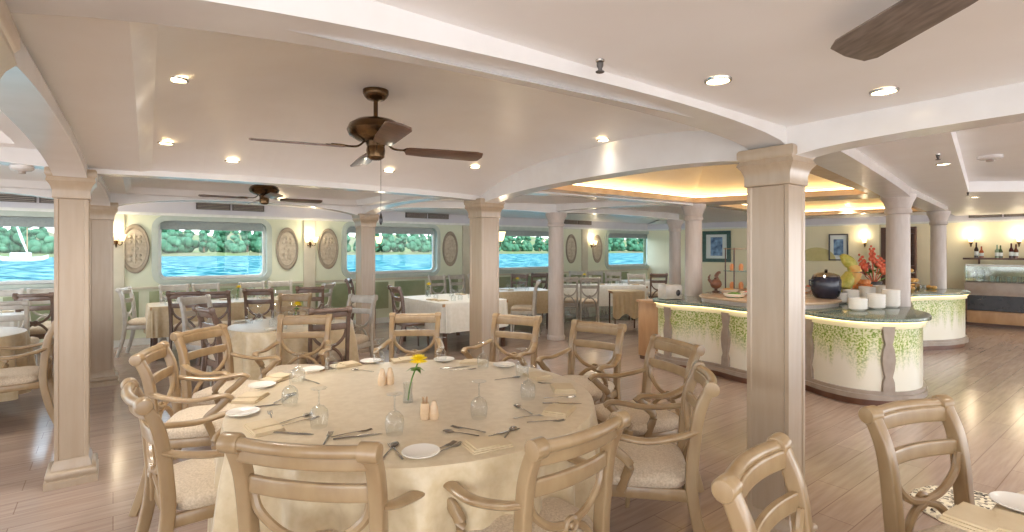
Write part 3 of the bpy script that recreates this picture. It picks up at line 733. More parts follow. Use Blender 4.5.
# ---------------------------------------------------------------- wall sconces
def sconce(label, twin=False):
    t = thing('wall_sconce', label, 'wall lamp'); b = MB().lathe([(.03, 0), (.03, .012), (.018, .02)], 16, ax='y', T=Matrix.Scale(-1, 4, (0, 1, 0)))
    xs = (-.075, .075) if twin else (0,)
    for x in xs: b.tube(bez([(0, -.01, 0), (x*.6, -.05, -.05), (x, -.10, -.03), (x, -.10, .02)], 5), .007, 6)
    b.lathe([(.004, -.09), (.016, -.05), (.012, 0), (.02, .02)], 10, (0, -.025, 0)); obj('bracket', b, M_bronze, t)
    for x in xs:
        obj('lamp_shade', MB().lathe([(.02, .015), (.035, .03), (.045, .07), (.06, .12)], 16, (x, -.10, 0), cap=False), M_shade, t)
    return t
def putsc(t, p, rz, z=1.66):
    t.location = (p[0], p[1], z); t.rotation_euler = (0, 0, rz)
    l = bpy.data.lights.new('sconce_glow', 'POINT'); l.energy = 3.2; l.color = (1, .84, .6); l.shadow_soft_size = .05
    o = bpy.data.objects.new('sconce_glow', l); COL.objects.link(o); T = Matrix.Rotation(rz, 4, 'Z'); q = T @ Vector((0, -.14, .2)); o.location = (p[0]+q.x, p[1]+q.y, z+q.z)
p = wallpt(309)+NW*.05; putsc(sconce('twin wall lamp on the pilaster between the two oval medallions', True), p, WY)
p = wallpt(116)+NW*.05; putsc(sconce('twin wall lamp at the left beside the rear square column', True), p, WY)
p = wallpt(591)+NW*.0; putsc(sconce('twin wall lamp between the two farthest medallions', True), p, WY)
for c_, lb in ((cC, 'single wall lamp on the right side of the middle square column'), (cD, 'single wall lamp on the right side of the column before the second window')):
    p = c_+D1*.115; putsc(sconce(lb), p, YAW+PI/2, 1.62)
for u, lb in ((865, 'small wall lamp on the far wall above the flowers'), (971, 'shell wall lamp on the far wall above the bar bottles at left'), (1019, 'shell wall lamp on the far wall above the bar bottles at right edge')):
    putsc(sconce(lb), EP(es(u), 0, 0), EYAW, 1.68)
# ---------------------------------------------------------------- dining chair
def make_chair(arms, wood, seat=M_seat, name='dining_chair'):
    t = thing(name, '', 'chair')
    # seat
    n = 24; b = MB(); sec = []
    def outl(ex, z):
        o = []
        for k in range(n*2):
            a = 2*PI*k/(n*2); c_, s_ = math.cos(a), math.sin(a); q = .42
            x = math.copysign(abs(c_)**q, c_)*(.245+ex); y = math.copysign(abs(s_)**q, s_)*(.225+ex)
            x *= 1+.10*(y/.225)*.5; o.append((x, y+.01, z))
        return o
    L = [outl(-.01, .425), outl(0, .44), outl(.004, .462), outl(-.006, .482), outl(-.04, .497), outl(-.12, .505)]; vs = sum(L, []); m = n*2; fs = []
    for i in range(len(L)-1): fs += [(i*m+k, i*m+(k+1) % m, (i+1)*m+(k+1) % m, (i+1)*m+k) for k in range(m)]
    fs += [tuple(range(m-1, -1, -1)), tuple((len(L)-1)*m+k for k in range(m))]
    obj('seat', MB().add(vs, fs), seat, t)
    fr = MB(); fr.box(-.225, .225, .195, .225, .365, .425); fr.box(-.215, .215, -.225, -.195, .365, .425)
    for s in (-1, 1): fr.tube([(s*.212, -.21, .395), (s*.232, .21, .395)], (.013, .03), 8, sq=True)
    obj('seat_frame', fr, wood, t, bevel=.003)
    for s in (-1, 1):
        pts = bez([(s*.215, -.33, 0), (s*.213, -.265, .2), (s*.212, -.225, .42), (s*.213, -.232, .60), (s*.216, -.255, .78), (s*.218, -.300, .897)], 5)
        rr = [(.017, .022)]*len(pts); rr = [(.019+.005*(i/len(pts)), .022+.006*math.sin(PI*i/len(pts))) for i in range(len(pts))]
        bp = MB().tube(pts, rr, 16, up=(0, 1, 0), sq=.28)
        bp.lathe([(.020, -.030), (.034, -.028), (.034, .022), (.029, .029), (.014, .031)], 18, (s*.217, -.310, .905), ax='x')
        obj('back_post', bp, wood, t)
        fl = MB().tube([(s*.225, .205, .42), (s*.225, .207, .36), (s*.222, .215, .15), (s*.220, .222, .0)], [(.022, .022), (.022, .022), (.016, .016), (.012, .012)], 10, sq=True)
        obj('leg', fl, wood, t)
    # crest: rolled bar with a flat rail under it
    def bow(z, y, dep, half, k=12): return [(half*(2*i/k-1), y-dep*(1-(2*i/k-1)**2), z) for i in range(k+1)]
    cr_ = MB().tube(bow(.906, -.310, .030, .203), (.022, .022), 12); cr_.tube(bow(.870, -.292, .030, .205), (.013, .031), 12, sq=.3)
    obj('crest_rail', cr_, wood, t)
    obj('back_rail', MB().tube(bow(.748, -.250, .028, .206), (.011, .030), 12, sq=.3), wood, t)
    sp = MB()
    def yb(z): return -.222-(max(z-.45, 0))**1.3*.09-.015
    for s in (-1, 1):
        up = bez([(s*.196, yb(.73)+.015, .73), (s*.172, yb(.65)+.008, .650), (s*.095, yb(.59), .585), (s*.0, yb(.56)-.006, .560)], 5)
        sp.tube(up, (.015, .016), 8)
        lo = bez([(s*.172, yb(.36)+.012, .36), (s*.145, yb(.45)+.008, .455), (s*.075, yb(.53), .530), (s*.0, yb(.56)-.004, .560)], 5)
        sp.tube(lo, (.015, .016), 8)
    c0 = (0, yb(.56)-.014, .560)
    ring = [(c0[0]+.030*math.cos(2*PI*k/16), c0[1], c0[2]+.026*math.sin(2*PI*k/16)) for k in range(16)]; sp.tube(ring, .011, 6, up=(0, 1, 0), closed=True); sp.ball(.013, c0)
    obj('cross_splat', sp, wood, t)
    if arms:
        for s in (-1, 1):
            ap = bez([(s*.218, -.245, .70), (s*.245, -.16, .675), (s*.272, -.02, .655), (s*.276, .10, .668), (s*.272, .165, .670), (s*.270, .20, .648)], 5)
            ar = obj('armrest', MB().tube(ap, [(.023+.006*math.sin(PI*i/(len(ap)-1)), .015) for i in range(len(ap))], 12), wood, t)
            spt = bez([(s*.271, .175, .655), (s*.268, .12, .60), (s*.258, .06, .54), (s*.245, .08, .46), (s*.238, .10, .40)], 4)
            obj('arm_support', MB().tube(spt, (.017, .022), 10, sq=True), wood, ar)
    return t
armA = make_chair(True, M_chair, name='armchair'); sideC = make_chair(False, M_chairw); sideB = make_chair(False, M_chairb); sideA = make_chair(False, M_chair)
first = {}
def chair(src, back, face, label, group, cat=None):
    f = V(face[0], face[1]).normalized(); o = V(back[0], back[1])+f*.30; rz = math.atan2(f.y, f.x)-PI/2
    sc_ = (.82, .9, 1.06) if src in (sideC, sideB) or (src is sideA and o.y > 4) else (1, 1, 1)
    if src.name not in first:
        KIDS[src.name] = [(c, kids(c)) for c in kids(src)]
        first[src.name] = 1; src.scale = sc_; src.location = (o.x, o.y, 0); src.rotation_euler = (0, 0, rz); src['label'] = label; src['group'] = group; return src
    return dup(src, (o.x, o.y, 0), rz, label, group, sc_)
g = 'armchairs around the large round table'
for bk, fc, lb in [
    ((-.69, 1.70), (.17, .98), 'champagne wooden armchair seen squarely from behind at the near edge of the large round table'),
    ((.24, 1.83), (-.66, .75), 'champagne wooden armchair seen from behind at the near right of the large round table'),
    ((.96, 2.62), (-.97, .22), 'champagne armchair with a beige seat in profile at the right of the large round table'),
    ((1.10, 3.52), (-.93, -.36), 'champagne armchair between the profile chair and the far right chair of the large table'),
    ((.72, 4.38), (-.60, -.80), 'champagne armchair at the far right of the large table, in front of the shiny floor'),
    ((.04, 4.86), (-.45, -.89), 'champagne armchair at the far side of the large table, just right of the middle column'),
    ((-.93, 5.0), (.05, -1), 'champagne armchair across the large table, directly behind the yellow flower'),
    ((-1.94, 4.88), (.1, -1), 'champagne armchair across the large table, in front of the smaller round table'),
    ((-2.42, 4.05), (.97, -.22), 'champagne armchair at the far left of the large table, third from the near left'),
    ((-2.24, 3.24), (.955, .3), 'champagne armchair second in the row along the left of the large table'),
    ((-1.65, 2.30), (.74, .67), 'champagne armchair nearest at the left, side on, with its seat in full view')]:
    chair(armA, bk, fc, lb, g)
armA.scale = (1.13, 1, 1)
g = 'chairs at the cropped right table'
chair(sideA, (.735, 1.55), (.72, -.69), 'champagne chair at bottom right whose top rail shows before the panelled column', g)
chair(sideA, (1.60, 2.09), (.36, -.93), 'champagne chair at bottom right with full crossed back beside the speckled rug', g)
# left room
chair(armA, atd(57, 4.65), (-.8, -.62), 'pale armchair facing left, partly hidden behind the left column', 'chairs in the left room')
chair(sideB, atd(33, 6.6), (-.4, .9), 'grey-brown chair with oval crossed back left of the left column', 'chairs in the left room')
chair(sideC, atd(3, 5.6), (-.5, .85), 'pale chair cut off by the left edge of the picture', 'chairs in the left room')
chair(sideC, wallpt(8)+NW*.3, NW, 'pale slatted chair under the leftmost window, at the picture edge', 'chairs along the window wall')
chair(sideC, wallpt(48)+NW*.3, NW, 'pale slatted chair under the leftmost window, nearer the column', 'chairs along the window wall')
# first window tables
g = 'chairs around the first window tables'
chair(sideC, atd(122, 7.6), (.95, .3), 'white chair side on against the green panel, right of the rear column', g)
for u, lb in ((171, 'pale chair under the left part of the first full window'), (201, 'pale chair under the middle of the first full window'),
              (245, 'pale chair under the right part of the first full window, behind the yellow flower'), (272, 'pale chair under the right corner of the first full window')):
    chair(sideC, wallpt(u)+NW*.55, NW, lb, 'chairs along the window wall')
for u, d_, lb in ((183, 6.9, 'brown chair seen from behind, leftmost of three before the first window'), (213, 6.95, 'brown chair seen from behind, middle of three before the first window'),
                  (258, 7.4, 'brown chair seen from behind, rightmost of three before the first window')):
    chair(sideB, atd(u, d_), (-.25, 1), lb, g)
# second round table
g = 'chairs around the smaller round table'
chair(sideB, V(-3.02, 5.05), (.6, .75), 'brown curved-top chair at the left of the smaller round table', g)
chair(sideC, atd(193, 6.2), (.85, -.3), 'small pale chair tucked behind the brown chair left of the smaller round table', g)
chair(sideA, atd(296, 6.6), (.1, -1), 'honey coloured chair on the far side of the smaller round table', g)
chair(sideB, atd(331, 5.0), (-.5, .85), 'brown chair at the right of the smaller round table', g)
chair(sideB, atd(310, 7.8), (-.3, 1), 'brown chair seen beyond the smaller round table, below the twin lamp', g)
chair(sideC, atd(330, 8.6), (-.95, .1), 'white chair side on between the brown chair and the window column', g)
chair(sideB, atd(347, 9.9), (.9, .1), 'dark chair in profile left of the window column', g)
chair(sideC, atd(364, 6.4), (-.35, -.9), 'white chair with crossed back standing in front of the window column', g)
# second window
g = 'chairs around the table before the second window'
chair(sideB, V(-1.80, 7.86), (.79, .55), 'grey-brown chair at the left side of the long white-clothed table', g)
for u, lb in ((424, 'white chair under the second full window, next to the yellow flower'), (443, 'white chair under the second full window, right of the yellow flower'), (462, 'white chair half hidden by the middle column')):
    chair(sideC, wallpt(u)+NW*.55, NW, lb, 'chairs along the window wall')
g = 'chairs between the middle and the round grey column'
chair(sideC, V(.50, 9.35), (-1, .12), 'grey chair side on, touching the left edge of the round grey column', g)
for u, d_, lb in ((520, 11.7, 'dark chair behind the table right of the middle column'), (540, 12.1, 'dark chair behind that table, next to the round grey column')):
    chair(sideB, atd(u, d_), (-.3, -1), lb, g)
g = 'chairs around the farthest white table'
chair(sideC, atd(568, 10.5), (.3, .95), 'grey chair seen from behind just right of the round grey column', g)
chair(sideC, atd(590, 10.3), (.05, 1), 'grey chair with crossed back at the near side of the farthest white table', g)
for u, d_, lb in ((577, 13.2, 'white chair at the far side of the farthest table, leftmost of four'), (595, 13.2, 'white chair at the far side of the farthest table, second of four'),
                  (613, 12.9, 'white chair at the far side of the farthest table, third of four'), (636, 11.8, 'white chair at the right end of the farthest table')):
    chair(sideC, atd(u, d_), (-.1, -1), lb, g)
chair(sideB, atd(659, 12.0), (.1, 1), 'dark chair with crossed back above the light wooden cabinet', g)

# ---------------------------------------------------------------- tables and cloths
def round_cloth(R, zt, zb, folds, amp, seed=0):
    rnd = random.Random(seed); n = folds*8; vs = [(0, 0, zt)]; fs = []
    rings = [(R*.5, zt, 0), (R*.97, zt, 0), (R, zt-.004, 0), (R+.006, zt-.02, .05), (R+.012, zt-.08, .25), (R+.02, zt-.2, .6), (R+.03, zt-.38, .9), (R+.035, zb, 1)]
    ph = [rnd.uniform(-.5, .5) for _ in range(folds)]
    for r, z, a in rings:
        for k in range(n):
            th = 2*PI*k/n; q = math.sin(th*folds+ph[int(k/8) % folds]*.6)+.4*math.sin(th*(folds*.5)+1.3)
            rr = r+amp*a*q-amp*a*.3; vs.append((rr*math.cos(th), rr*math.sin(th), z))
    for k in range(n): fs.append((0, 1+k, 1+(k+1) % n))
    for i in range(len(rings)-1):
        for k in range(n): fs.append((1+i*n+k, 1+(i+1)*n+k, 1+(i+1)*n+(k+1) % n, 1+i*n+(k+1) % n))
    return MB().add(vs, fs)
def round_table(c, R, lt, lc, zb=.16, folds=22, m=M_cloth, seed=0):
    t = thing('dining_table', lt, 'table', (c.x, c.y, 0), 0)
    obj('tabletop', MB().lathe([(R-.01, .715), (R-.006, .72), (R-.006, .738), (R-.01, .742)], 48), M_wood, t)
    obj('pedestal', MB().lathe([(.30, 0), (.30, .03), (.06, .08), (.05, .6), (.2, .715)], 24), M_wood2, t)
    tag(obj('tablecloth', round_cloth(R, .75, zb, folds, .05, seed), m), lc, 'tablecloth', 'round tablecloths', (c.x, c.y, 0))
TM = V(-.505, 2.84)
round_table(TM, .94, 'large round dining table under the cream cloth in the foreground', 'cream tablecloth on the large round table in the foreground', folds=26)
T2 = V(-2.36, 5.60)
round_table(T2, .62, 'smaller round dining table behind the large one', 'cream tablecloth on the smaller round table behind the large one', seed=2, folds=16)
TR = V(1.98, .98)
round_table(TR, .80, 'round dining table cut off at the bottom right corner', 'cream tablecloth at the bottom right corner beside the speckled rug', seed=4, folds=20)
TL = atd(-66, 4.75); round_table(V(TL.x, TL.y), .62, 'round dining table cut off at the left edge', 'pale tablecloth at the left edge in front of the pale armchair', seed=5, folds=16)
def rect_table(c, lx, ly, yaw, lt, lc, m=M_cloth, zb=.32):
    t = thing('dining_table', lt, 'table', (c.x, c.y, 0), yaw)
    obj('tabletop', MB().box(-lx/2+.01, lx/2-.01, -ly/2+.01, ly/2-.01, .70, .742), M_wood, t)
    for sx in (-1, 1):
        for sy in (-1, 1): obj('leg', MB().tube([(sx*(lx/2-.07), sy*(ly/2-.07), 0), (sx*(lx/2-.07), sy*(ly/2-.07), .70)], .03, 8, sq=True), M_wood2, t)
    n = 96; P = []
    for k in range(n):
        a = 2*PI*k/n; c_, s_ = math.cos(a), math.sin(a); q = .12
        P.append((math.copysign(abs(c_)**q, c_)*lx/2, math.copysign(abs(s_)**q, s_)*ly/2, a))
    vs = [(0, 0, .75)]; fs = []
    rings = [(0, .75, 0), (.006, .742, 0), (.012, .68, .2), (.02, .55, .6), (.025, zb, 1)]
    for e_, z, w_ in rings:
        for x, y, a in P:
            nx, ny = (1 if abs(abs(x)-lx/2) < .02 else 0)*math.copysign(1, x), (1 if abs(abs(y)-ly/2) < .02 else 0)*math.copysign(1, y)
            q = e_+.016*w_*math.sin(a*14+x*9); vs.append((x+nx*q, y+ny*q, z))
    for k in range(n): fs.append((0, 1+k, 1+(k+1) % n))
    for i in range(len(rings)-1):
        for k in range(n): fs.append((1+i*n+k, 1+(i+1)*n+k, 1+(i+1)*n+(k+1) % n, 1+i*n+(k+1) % n))
    tag(obj('tablecloth', MB().add(vs, fs), m), lc, 'tablecloth', 'cloths on the square-cornered tables', (c.x, c.y, 0), yaw)
W1 = W0+D1*1.35+NW*1.28; W2 = V(-.98, 8.52); W3 = atd(518, 10.3); W4 = atd(598, 11.6); Wl = wallpt(-25)+NW*1.3; W5 = atd(640, 13.2)
rect_table(W1, 1.95, .7, YAW, 'long square-cornered table under the first full window', 'cream tablecloth on the long table under the first full window')
rect_table(W2, 1.2, 1.5, YAW, 'long table before the second full window', 'white and cream tablecloth left of the middle column, before the second window', M_clothw)
rect_table(W3, 1.1, .9, YAW*.5, 'table between the middle column and the round grey column', 'cream tablecloth between the middle column and the round grey column')
rect_table(W4, 2.0, .85, .12, 'farthest long white table right of the round grey column', 'white tablecloth on the farthest long table', M_clothw)
rect_table(Wl, 1.3, .7, YAW, 'table under the leftmost window', 'white tablecloth under the leftmost window', M_clothw)
rect_table(W5, 1.0, .8, .2, 'small table behind the dark crossed-back chair', 'white tablecloth behind the dark crossed-back chair', M_clothw)
# beige cloth-draped stand
c_ = atd(625, 10.0); t = thing('serving_stand', 'small serving stand hidden under a draped beige cloth right of the farthest table', 'stand', (c_.x, c_.y, 0), .1)
obj('top', MB().box(-.27, .27, -.2, .2, .70, .745), M_wood, t)
for sx in (-1, 1):
    for sy in (-1, 1): obj('leg', MB().tube([(sx*.25, sy*.18, 0), (sx*.25, sy*.18, .70)], .015, 8), M_wood2, t)
b = MB(); n = 40; vs = []
for z, e_, w_ in ((.75, 0, 0), (.74, .01, .1), (.6, .02, .6), (.28, .03, 1)):
    for k in range(n):
        x = -.31+.62*k/(n-1); vs.append((x, -.21-e_-.012*w_*math.sin(k*1.1), z-.05*w_*math.sin(k*.3)))
fs = []
for i in range(3): fs += [(i*n+k, i*n+k+1, (i+1)*n+k+1, (i+1)*n+k) for k in range(n-1)]
o = len(vs)
for k in range(n): vs.append((-.31+.62*k/(n-1), .22, .75))
fs += [(k, k+1, o+k+1, o+k) for k in range(n-1)]
tag(obj('draped_cloth', MB().add(vs, fs), M_napkin), 'beige cloth draped over the serving stand at the end of the farthest table', 'cloth', loc=(c_.x, c_.y, 0.002), rz=.1)

# ---------------------------------------------------------------- tableware
def glassobj():
    t = thing('wine_glass', '', 'glass')       # stands upside down on its rim
    R_ = .040; H = .175
    bowl = [(.034, 0), (.039, .03), (.041, .05), (.037, .075), (.022, .093), (.006, .100)]
    b = MB().lathe(bowl, 20, cap=False); obj('bowl', b, M_glass, t)
    obj('stem', MB().lathe([(.006, .099), (.0035, .115), (.0035, .155), (.006, .165)], 10, cap=False), M_glass, t)
    obj('foot', MB().lathe([(.005, .164), (.02, .170), (.035, .173), (.035, .175)], 20, cap=False), M_glass, t); return t
gl = glassobj()
def smallglass():
    b = MB().lathe([(.034, 0), (.04, .04), (.037, .075), (.006, .10), (.0035, .12), (.004, .16), (.035, .173), (.034, .176)], 14, cap=False); return b.mesh('wine_glass', M_glass)
me_glass = smallglass()
def mplate(r): return MB().lathe([(r*.55, .0), (r*.6, .003), (r*.95, .012), (r, .016), (r*.97, .018), (r*.6, .008), (r*.01, .007)], 28)
me_plate = mplate(.075).mesh('side_plate', M_china)
def mnap():
    b = MB()
    for w_, h_, z0, z1, x0 in ((.088, .064, 0, .007, 0), (.084, .060, .007, .014, .002), (.050, .058, .014, .020, -.022)):
        b.tube([(x0-w_, 0, (z0+z1)/2), (x0+w_, 0, (z0+z1)/2)], (h_, (z1-z0)/2), 16, sq=.25)
    return b
me_nap = mnap().mesh('napkin', M_napkin)
def mfork():
    b = MB().tube([(0, -.09, .004), (0, -.03, .006), (0, .02, .006), (0, .04, .004)], [(.005, .0015), (.003, .0015), (.0028, .0015), (.010, .0015)], 8)
    for x in (-.009, -.003, .003, .009): b.tube([(x, .04, .004), (x, .06, .002), (x, .088, .006)], [(.0017, .0012)]*3, 6)
    return b
def mknife(): return MB().tube([(0, -.10, .004), (0, -.02, .005), (0, -.01, .004), (0, .06, .004), (0, .10, .003)], [(.007, .003), (.006, .003), (.009, .001), (.010, .001), (.002, .001)], 8)
def mspoon():
    b = MB().tube([(0, -.09, .004), (0, 0, .006), (0, .035, .004)], [(.005, .0015), (.003, .0015), (.003, .0015)], 8)
    b.ball(.02, (0, .058, .006), 12, 6, (.85, 1.35, .22)); return b
me_fork, me_knife, me_spoon = (f().mesh(nm, M_steel) for f, nm in ((mfork, 'fork'), (mknife, 'knife'), (mspoon, 'spoon')))
ZT_ = .7505
usedgl = [False]
def put_glass(p, lb, grp):
    if not usedgl[0]:
        KIDS[gl.name] = [(c, kids(c)) for c in kids(gl)]; gl.location = (p.x, p.y, ZT_); gl['label'] = lb; gl['group'] = grp; usedgl[0] = True
    else: dup(gl, (p.x, p.y, ZT_), 0, lb, grp)
def put(me, nm, p, rz, lb, cat, grp, z=ZT_): return tag(link(nm, me), lb, cat, grp, (p.x, p.y, z), rz)
def rad(p, c=TM): d = c-V(p.x, p.y); return math.atan2(d.y, d.x)-PI/2
G = 'upturned wine glasses on the large table'
for u, v, lb in [(319, 427, 'upturned wine glass alone at the left middle of the large table'), (394.6, 434, 'upturned wine glass nearest the camera, before the vase'),
                 (479, 418, 'upturned wine glass alone at the right middle of the large table'), (522, 376, 'upturned wine glass at the far right, by the armrest'),
                 (528, 399, 'upturned wine glass at the right, just before another glass'), (483, 368, 'upturned wine glass at the far side, right of the yellow flower'),
                 (331, 371, 'upturned wine glass at the far left beside a folded napkin'), (379, 364, 'upturned wine glass at the far edge, left of the yellow flower'),
                 (441, 362, 'upturned wine glass at the far edge just behind the yellow flower'), (290, 405, 'upturned wine glass at the left above two spoons'),
                 (298, 383, 'upturned wine glass at the far left behind the one over the spoons')]:
    put_glass(at(u, v, .75), lb, G)
for u, v, lb in [(262, 387, 'white side plate at the left, second from the camera'), (243, 414.5, 'white side plate at the left edge, nearest the camera there'), (421, 455, 'white side plate at the near edge of the large table'),
                 (313, 371, 'white side plate at the far left of the large table'), (371, 362.5, 'white side plate at the far edge left of the yellow flower'), (444, 361, 'white side plate at the far edge behind the yellow flower'),
                 (504, 366.5, 'white side plate at the far right of the large table')]:
    put(me_plate, 'side_plate', at(u, v, .75), 0, lb, 'plate', 'side plates on the large table')
for u, v, lb in [(251, 399, 'folded cream napkin between the two left plates'), (264, 429, 'folded cream napkin at the near left behind the chair rail'), (277, 379, 'folded cream napkin at the far left, end on'),
                 (487, 446, 'folded cream napkin at the near right behind the tilted chair'), (559, 412, 'folded cream napkin at the right edge'), (563, 389.5, 'folded cream napkin at the right, farther back'),
                 (538, 377, 'folded cream napkin at the far right by the armrest'), (474, 363, 'folded cream napkin at the far side left of a glass'), (346, 366, 'thick folded cream napkin at the far left beside a glass'), (404, 361, 'folded cream napkin directly behind the vase')]:
    p = at(u, v, .75); put(me_nap, 'napkin', p, rad(p)+.15*math.sin(u), lb+' of the large table', 'napkin', 'napkins on the large table')
cut = [(260, 407, 'knife', 1.2, 'between the left napkin and the nearest left plate'), (271, 417, 'fork', -.5, 'beside the nearest left plate'), (283, 399, 'spoon', .1, 'left one of two under the left wine glass'), (289, 398, 'spoon', 0, 'right one of two under the left wine glass'),
       (297, 419, 'spoon', .6, 'in the bundle at the left middle of the table'), (301, 422, 'fork', .75, 'in the bundle at the left middle of the table'), (292, 434, 'knife', 1.7, 'just above the near chair rail at left'),
       (311, 382, 'fork', -.9, 'at the far left before a side plate'), (327, 440, 'fork', -.15, 'behind the middle of the near chair rail'), (352, 434, 'fork', 1.0, 'in the pair behind the right part of the near chair rail'),
       (358, 437, 'knife', 1.2, 'in the pair behind the right part of the near chair rail'), (390, 451, 'spoon', .1, 'right of the near chair finial'), (396, 452, 'fork', -.5, 'between the near chair finial and the near plate'),
       (441, 449, 'fork', .6, 'left one of two right of the near plate'), (447, 450, 'fork', .65, 'right one of two right of the near plate'), (460, 434, 'spoon', -1.2, 'lying crosswise before the right middle glass'), (468, 430, 'fork', -1.1, 'lying crosswise before the right middle glass'),
       (502, 434, 'knife', .9, 'behind the tilted chair rail'), (509, 434, 'spoon', .3, 'behind the tilted chair rail'), (523, 410, 'spoon', -.5, 'at the right under a wine glass'), (531, 417, 'fork', 1.2, 'left of the right napkin'),
       (546, 422, 'fork', 1.4, 'in front of the right napkin'), (562, 404, 'knife', 1.6, 'behind the right napkin'), (560, 398, 'fork', 1.4, 'between the two right napkins'), (552, 384.5, 'fork', -1.2, 'behind the farther right napkin'),
       (508, 379, 'spoon', 1.1, 'at the far right before a glass'), (463, 370, 'fork', 1.3, 'at the far side right of the flower'), (362, 371, 'spoon', -1.2, 'at the far side left of the shakers'), (455, 368, 'knife', 1.2, 'at the far side behind the flower')]
mm = {'fork': me_fork, 'knife': me_knife, 'spoon': me_spoon}
for u, v, k_, a, lb in cut:
    put(mm[k_], k_, at(u, v, .75), a*-1, 'steel %s %s' % (k_, lb), 'cutlery', 'cutlery on the large table')
# shakers
def shaker(p, lb, h=.07, r=.022):
    t = thing('shaker', lb, 'shaker', (p.x, p.y, ZT_)); obj('body', MB().lathe([(r, 0), (r*1.05, h*.3), (r*.8, h*.8), (r*.55, h*.95)], 16), M_peach, t)
    obj('cap', MB().lathe([(r*.6, h*.92), (r*.6, h), (r*.4, h*1.12), (.002, h*1.16)], 16), M_peach, t)
shaker(at(382, 385, .75), 'peach ceramic shaker behind the vase, left one of two', .085, .024); shaker(at(390, 384, .75), 'peach ceramic shaker behind the vase, right one of two', .085, .024)
shaker(at(434, 419, .75), 'peach ceramic shaker right of the holder with small prongs', .075, .022)
p = at(425, 419, .75); t = thing('toothpick_holder', 'peach ceramic holder of toothpicks before the vase', 'holder', (p.x, p.y, ZT_))
obj('cup', MB().lathe([(.022, 0), (.024, .03), (.02, .075), (.017, .076), (.018, .02)], 16), M_peach, t)
for k in range(6):
    a = k*1.05; obj('toothpick', MB().tube([(.006*math.cos(a), .006*math.sin(a), .02), (.013*math.cos(a), .013*math.sin(a), .105)], .0015, 5), M_wood, t)
def flower_vase(p, lb, z=ZT_, h=.16, lean=.03, parts=True, small=False):
    t = thing('flower_vase', lb, 'vase', (p.x, p.y, z))
    obj('vase', MB().lathe([(.026, 0), (.028, .01), (.022, .05), (.026, .10), (.024, .10), (.02, .05), (.022, .012)], 16), M_glass, t)
    obj('stem', MB().tube(bez([(0, 0, .01), (lean*.3, 0, h*.5), (lean, 0, h)], 6), .004, 6), M_leaf, t)
    lf = MB()
    for k in range(6):
        a = k*1.1; z0 = h*.75
        c_ = (lean*.7, 0, z0); tip = (c_[0]+.05*math.cos(a), .05*math.sin(a), z0+.012*math.sin(k*2))
        md = Vector(((c_[0]+tip[0])/2, tip[1]/2, z0+.015)); sd_ = Vector((-math.sin(a), math.cos(a), 0))*.014
        lf.add([c_, tuple(md+sd_), tip, tuple(md-sd_)], [(0, 1, 2, 3)])
    obj('leaves', lf, M_leaf, t)
    fl = MB(); nl = 16
    for ring_, (rr, el) in enumerate(((.052, -.1), (.052, .35), (.046, .75), (.036, 1.2))):
        for k in range(nl):
            a = 2*PI*(k+.5*ring_)/nl; d = Vector((math.cos(a)*math.cos(el), math.sin(a)*math.cos(el), math.sin(el))); s_ = Vector((-math.sin(a), math.cos(a), 0))*.007
            c0 = Vector((lean, 0, h)); tip = c0+d*rr; m_ = c0+d*rr*.6; fl.add([tuple(c0), tuple(m_+s_), tuple(tip), tuple(m_-s_), tuple(m_+Vector((0, 0, .004)))], [(0, 1, 4), (1, 2, 4), (2, 3, 4), (3, 0, 4)])
    fl.ball(.012, (lean, 0, h+.006), 10, 6)
    obj('blossom', fl, M_yellow, t); return t
flower_vase(at(408, 402, .75), 'glass vase with one yellow chrysanthemum in the middle of the large round table', h=.215, lean=.055)
flower_vase(V(T2.x+.02, T2.y), 'glass vase with a yellow flower on the smaller round table', h=.2)
flower_vase(V(W1.x+.12, W1.y+.12), 'glass vase with a yellow flower under the first full window', h=.2)
flower_vase(atd(427, 8.8), 'glass vase with a yellow flower on the table before the second window', h=.2)
flower_vase(atd(516, 10.4), 'glass vase with a yellow flower between the middle and the round grey column', h=.2)
flower_vase(atd(583, 11.7), 'glass vase with a yellow flower on the farthest long table', h=.22)
# background settings
def scatter(c, hx, hy, yaw, n, what, seed):
    rnd = random.Random(seed); T = Matrix.Rotation(yaw, 3, 'Z'); out = []
    for k in range(n):
        for _ in range(30):
            q = V(rnd.uniform(-hx, hx), rnd.uniform(-hy, hy))
            if all((q-o).length > .17 for o in out): break
        out.append(q); p = c+T @ q
        kk = k % 3
        if kk == 0 or kk == 1: put(me_glass, 'wine_glass', p, 0, 'small upturned wine glass '+what, 'glass', 'wine glasses '+what)
        else: put(me_nap, 'napkin', p, yaw+rnd.choice((0, PI/2)), 'folded cream napkin '+what, 'napkin', 'napkins '+what)
scatter(T2, .45, .45, 0, 14, 'on the smaller round table', 1)
scatter(W1, .85, .26, YAW, 16, 'on the long table under the first window', 2)
scatter(W2, .5, .6, YAW, 12, 'on the table before the second window', 4); scatter(W3, .4, .35, YAW*.5, 6, 'on the table by the round grey column', 5)
scatter(W4, .85, .33, .12, 10, 'on the farthest long table', 6); scatter(Wl, .5, .26, YAW, 6, 'on the table under the leftmost window', 7)
for (u, v, lb) in ((228, 322, 'left'), (258, 330.5, 'near'), (303, 329, 'right')):
    p = at(u+14, v, .75); put(me_plate, 'side_plate', p, 0, 'white side plate at the %s side of the smaller round table' % lb, 'plate', 'side plates on the smaller round table')
# right table
for u, v, r_, lb in ((977, 522, .55, 'folded cream napkin on the cropped right table, left one'), (1022, 531, .8, 'folded cream napkin on the cropped right table, near the picture edge')):
    put(me_nap, 'napkin', at(u, v, .75), r_, lb, 'napkin', 'napkins on the cropped right table')
put(me_plate, 'side_plate', at(1021, 508, .75), 0, 'white side plate on the cropped right table', 'plate', None)
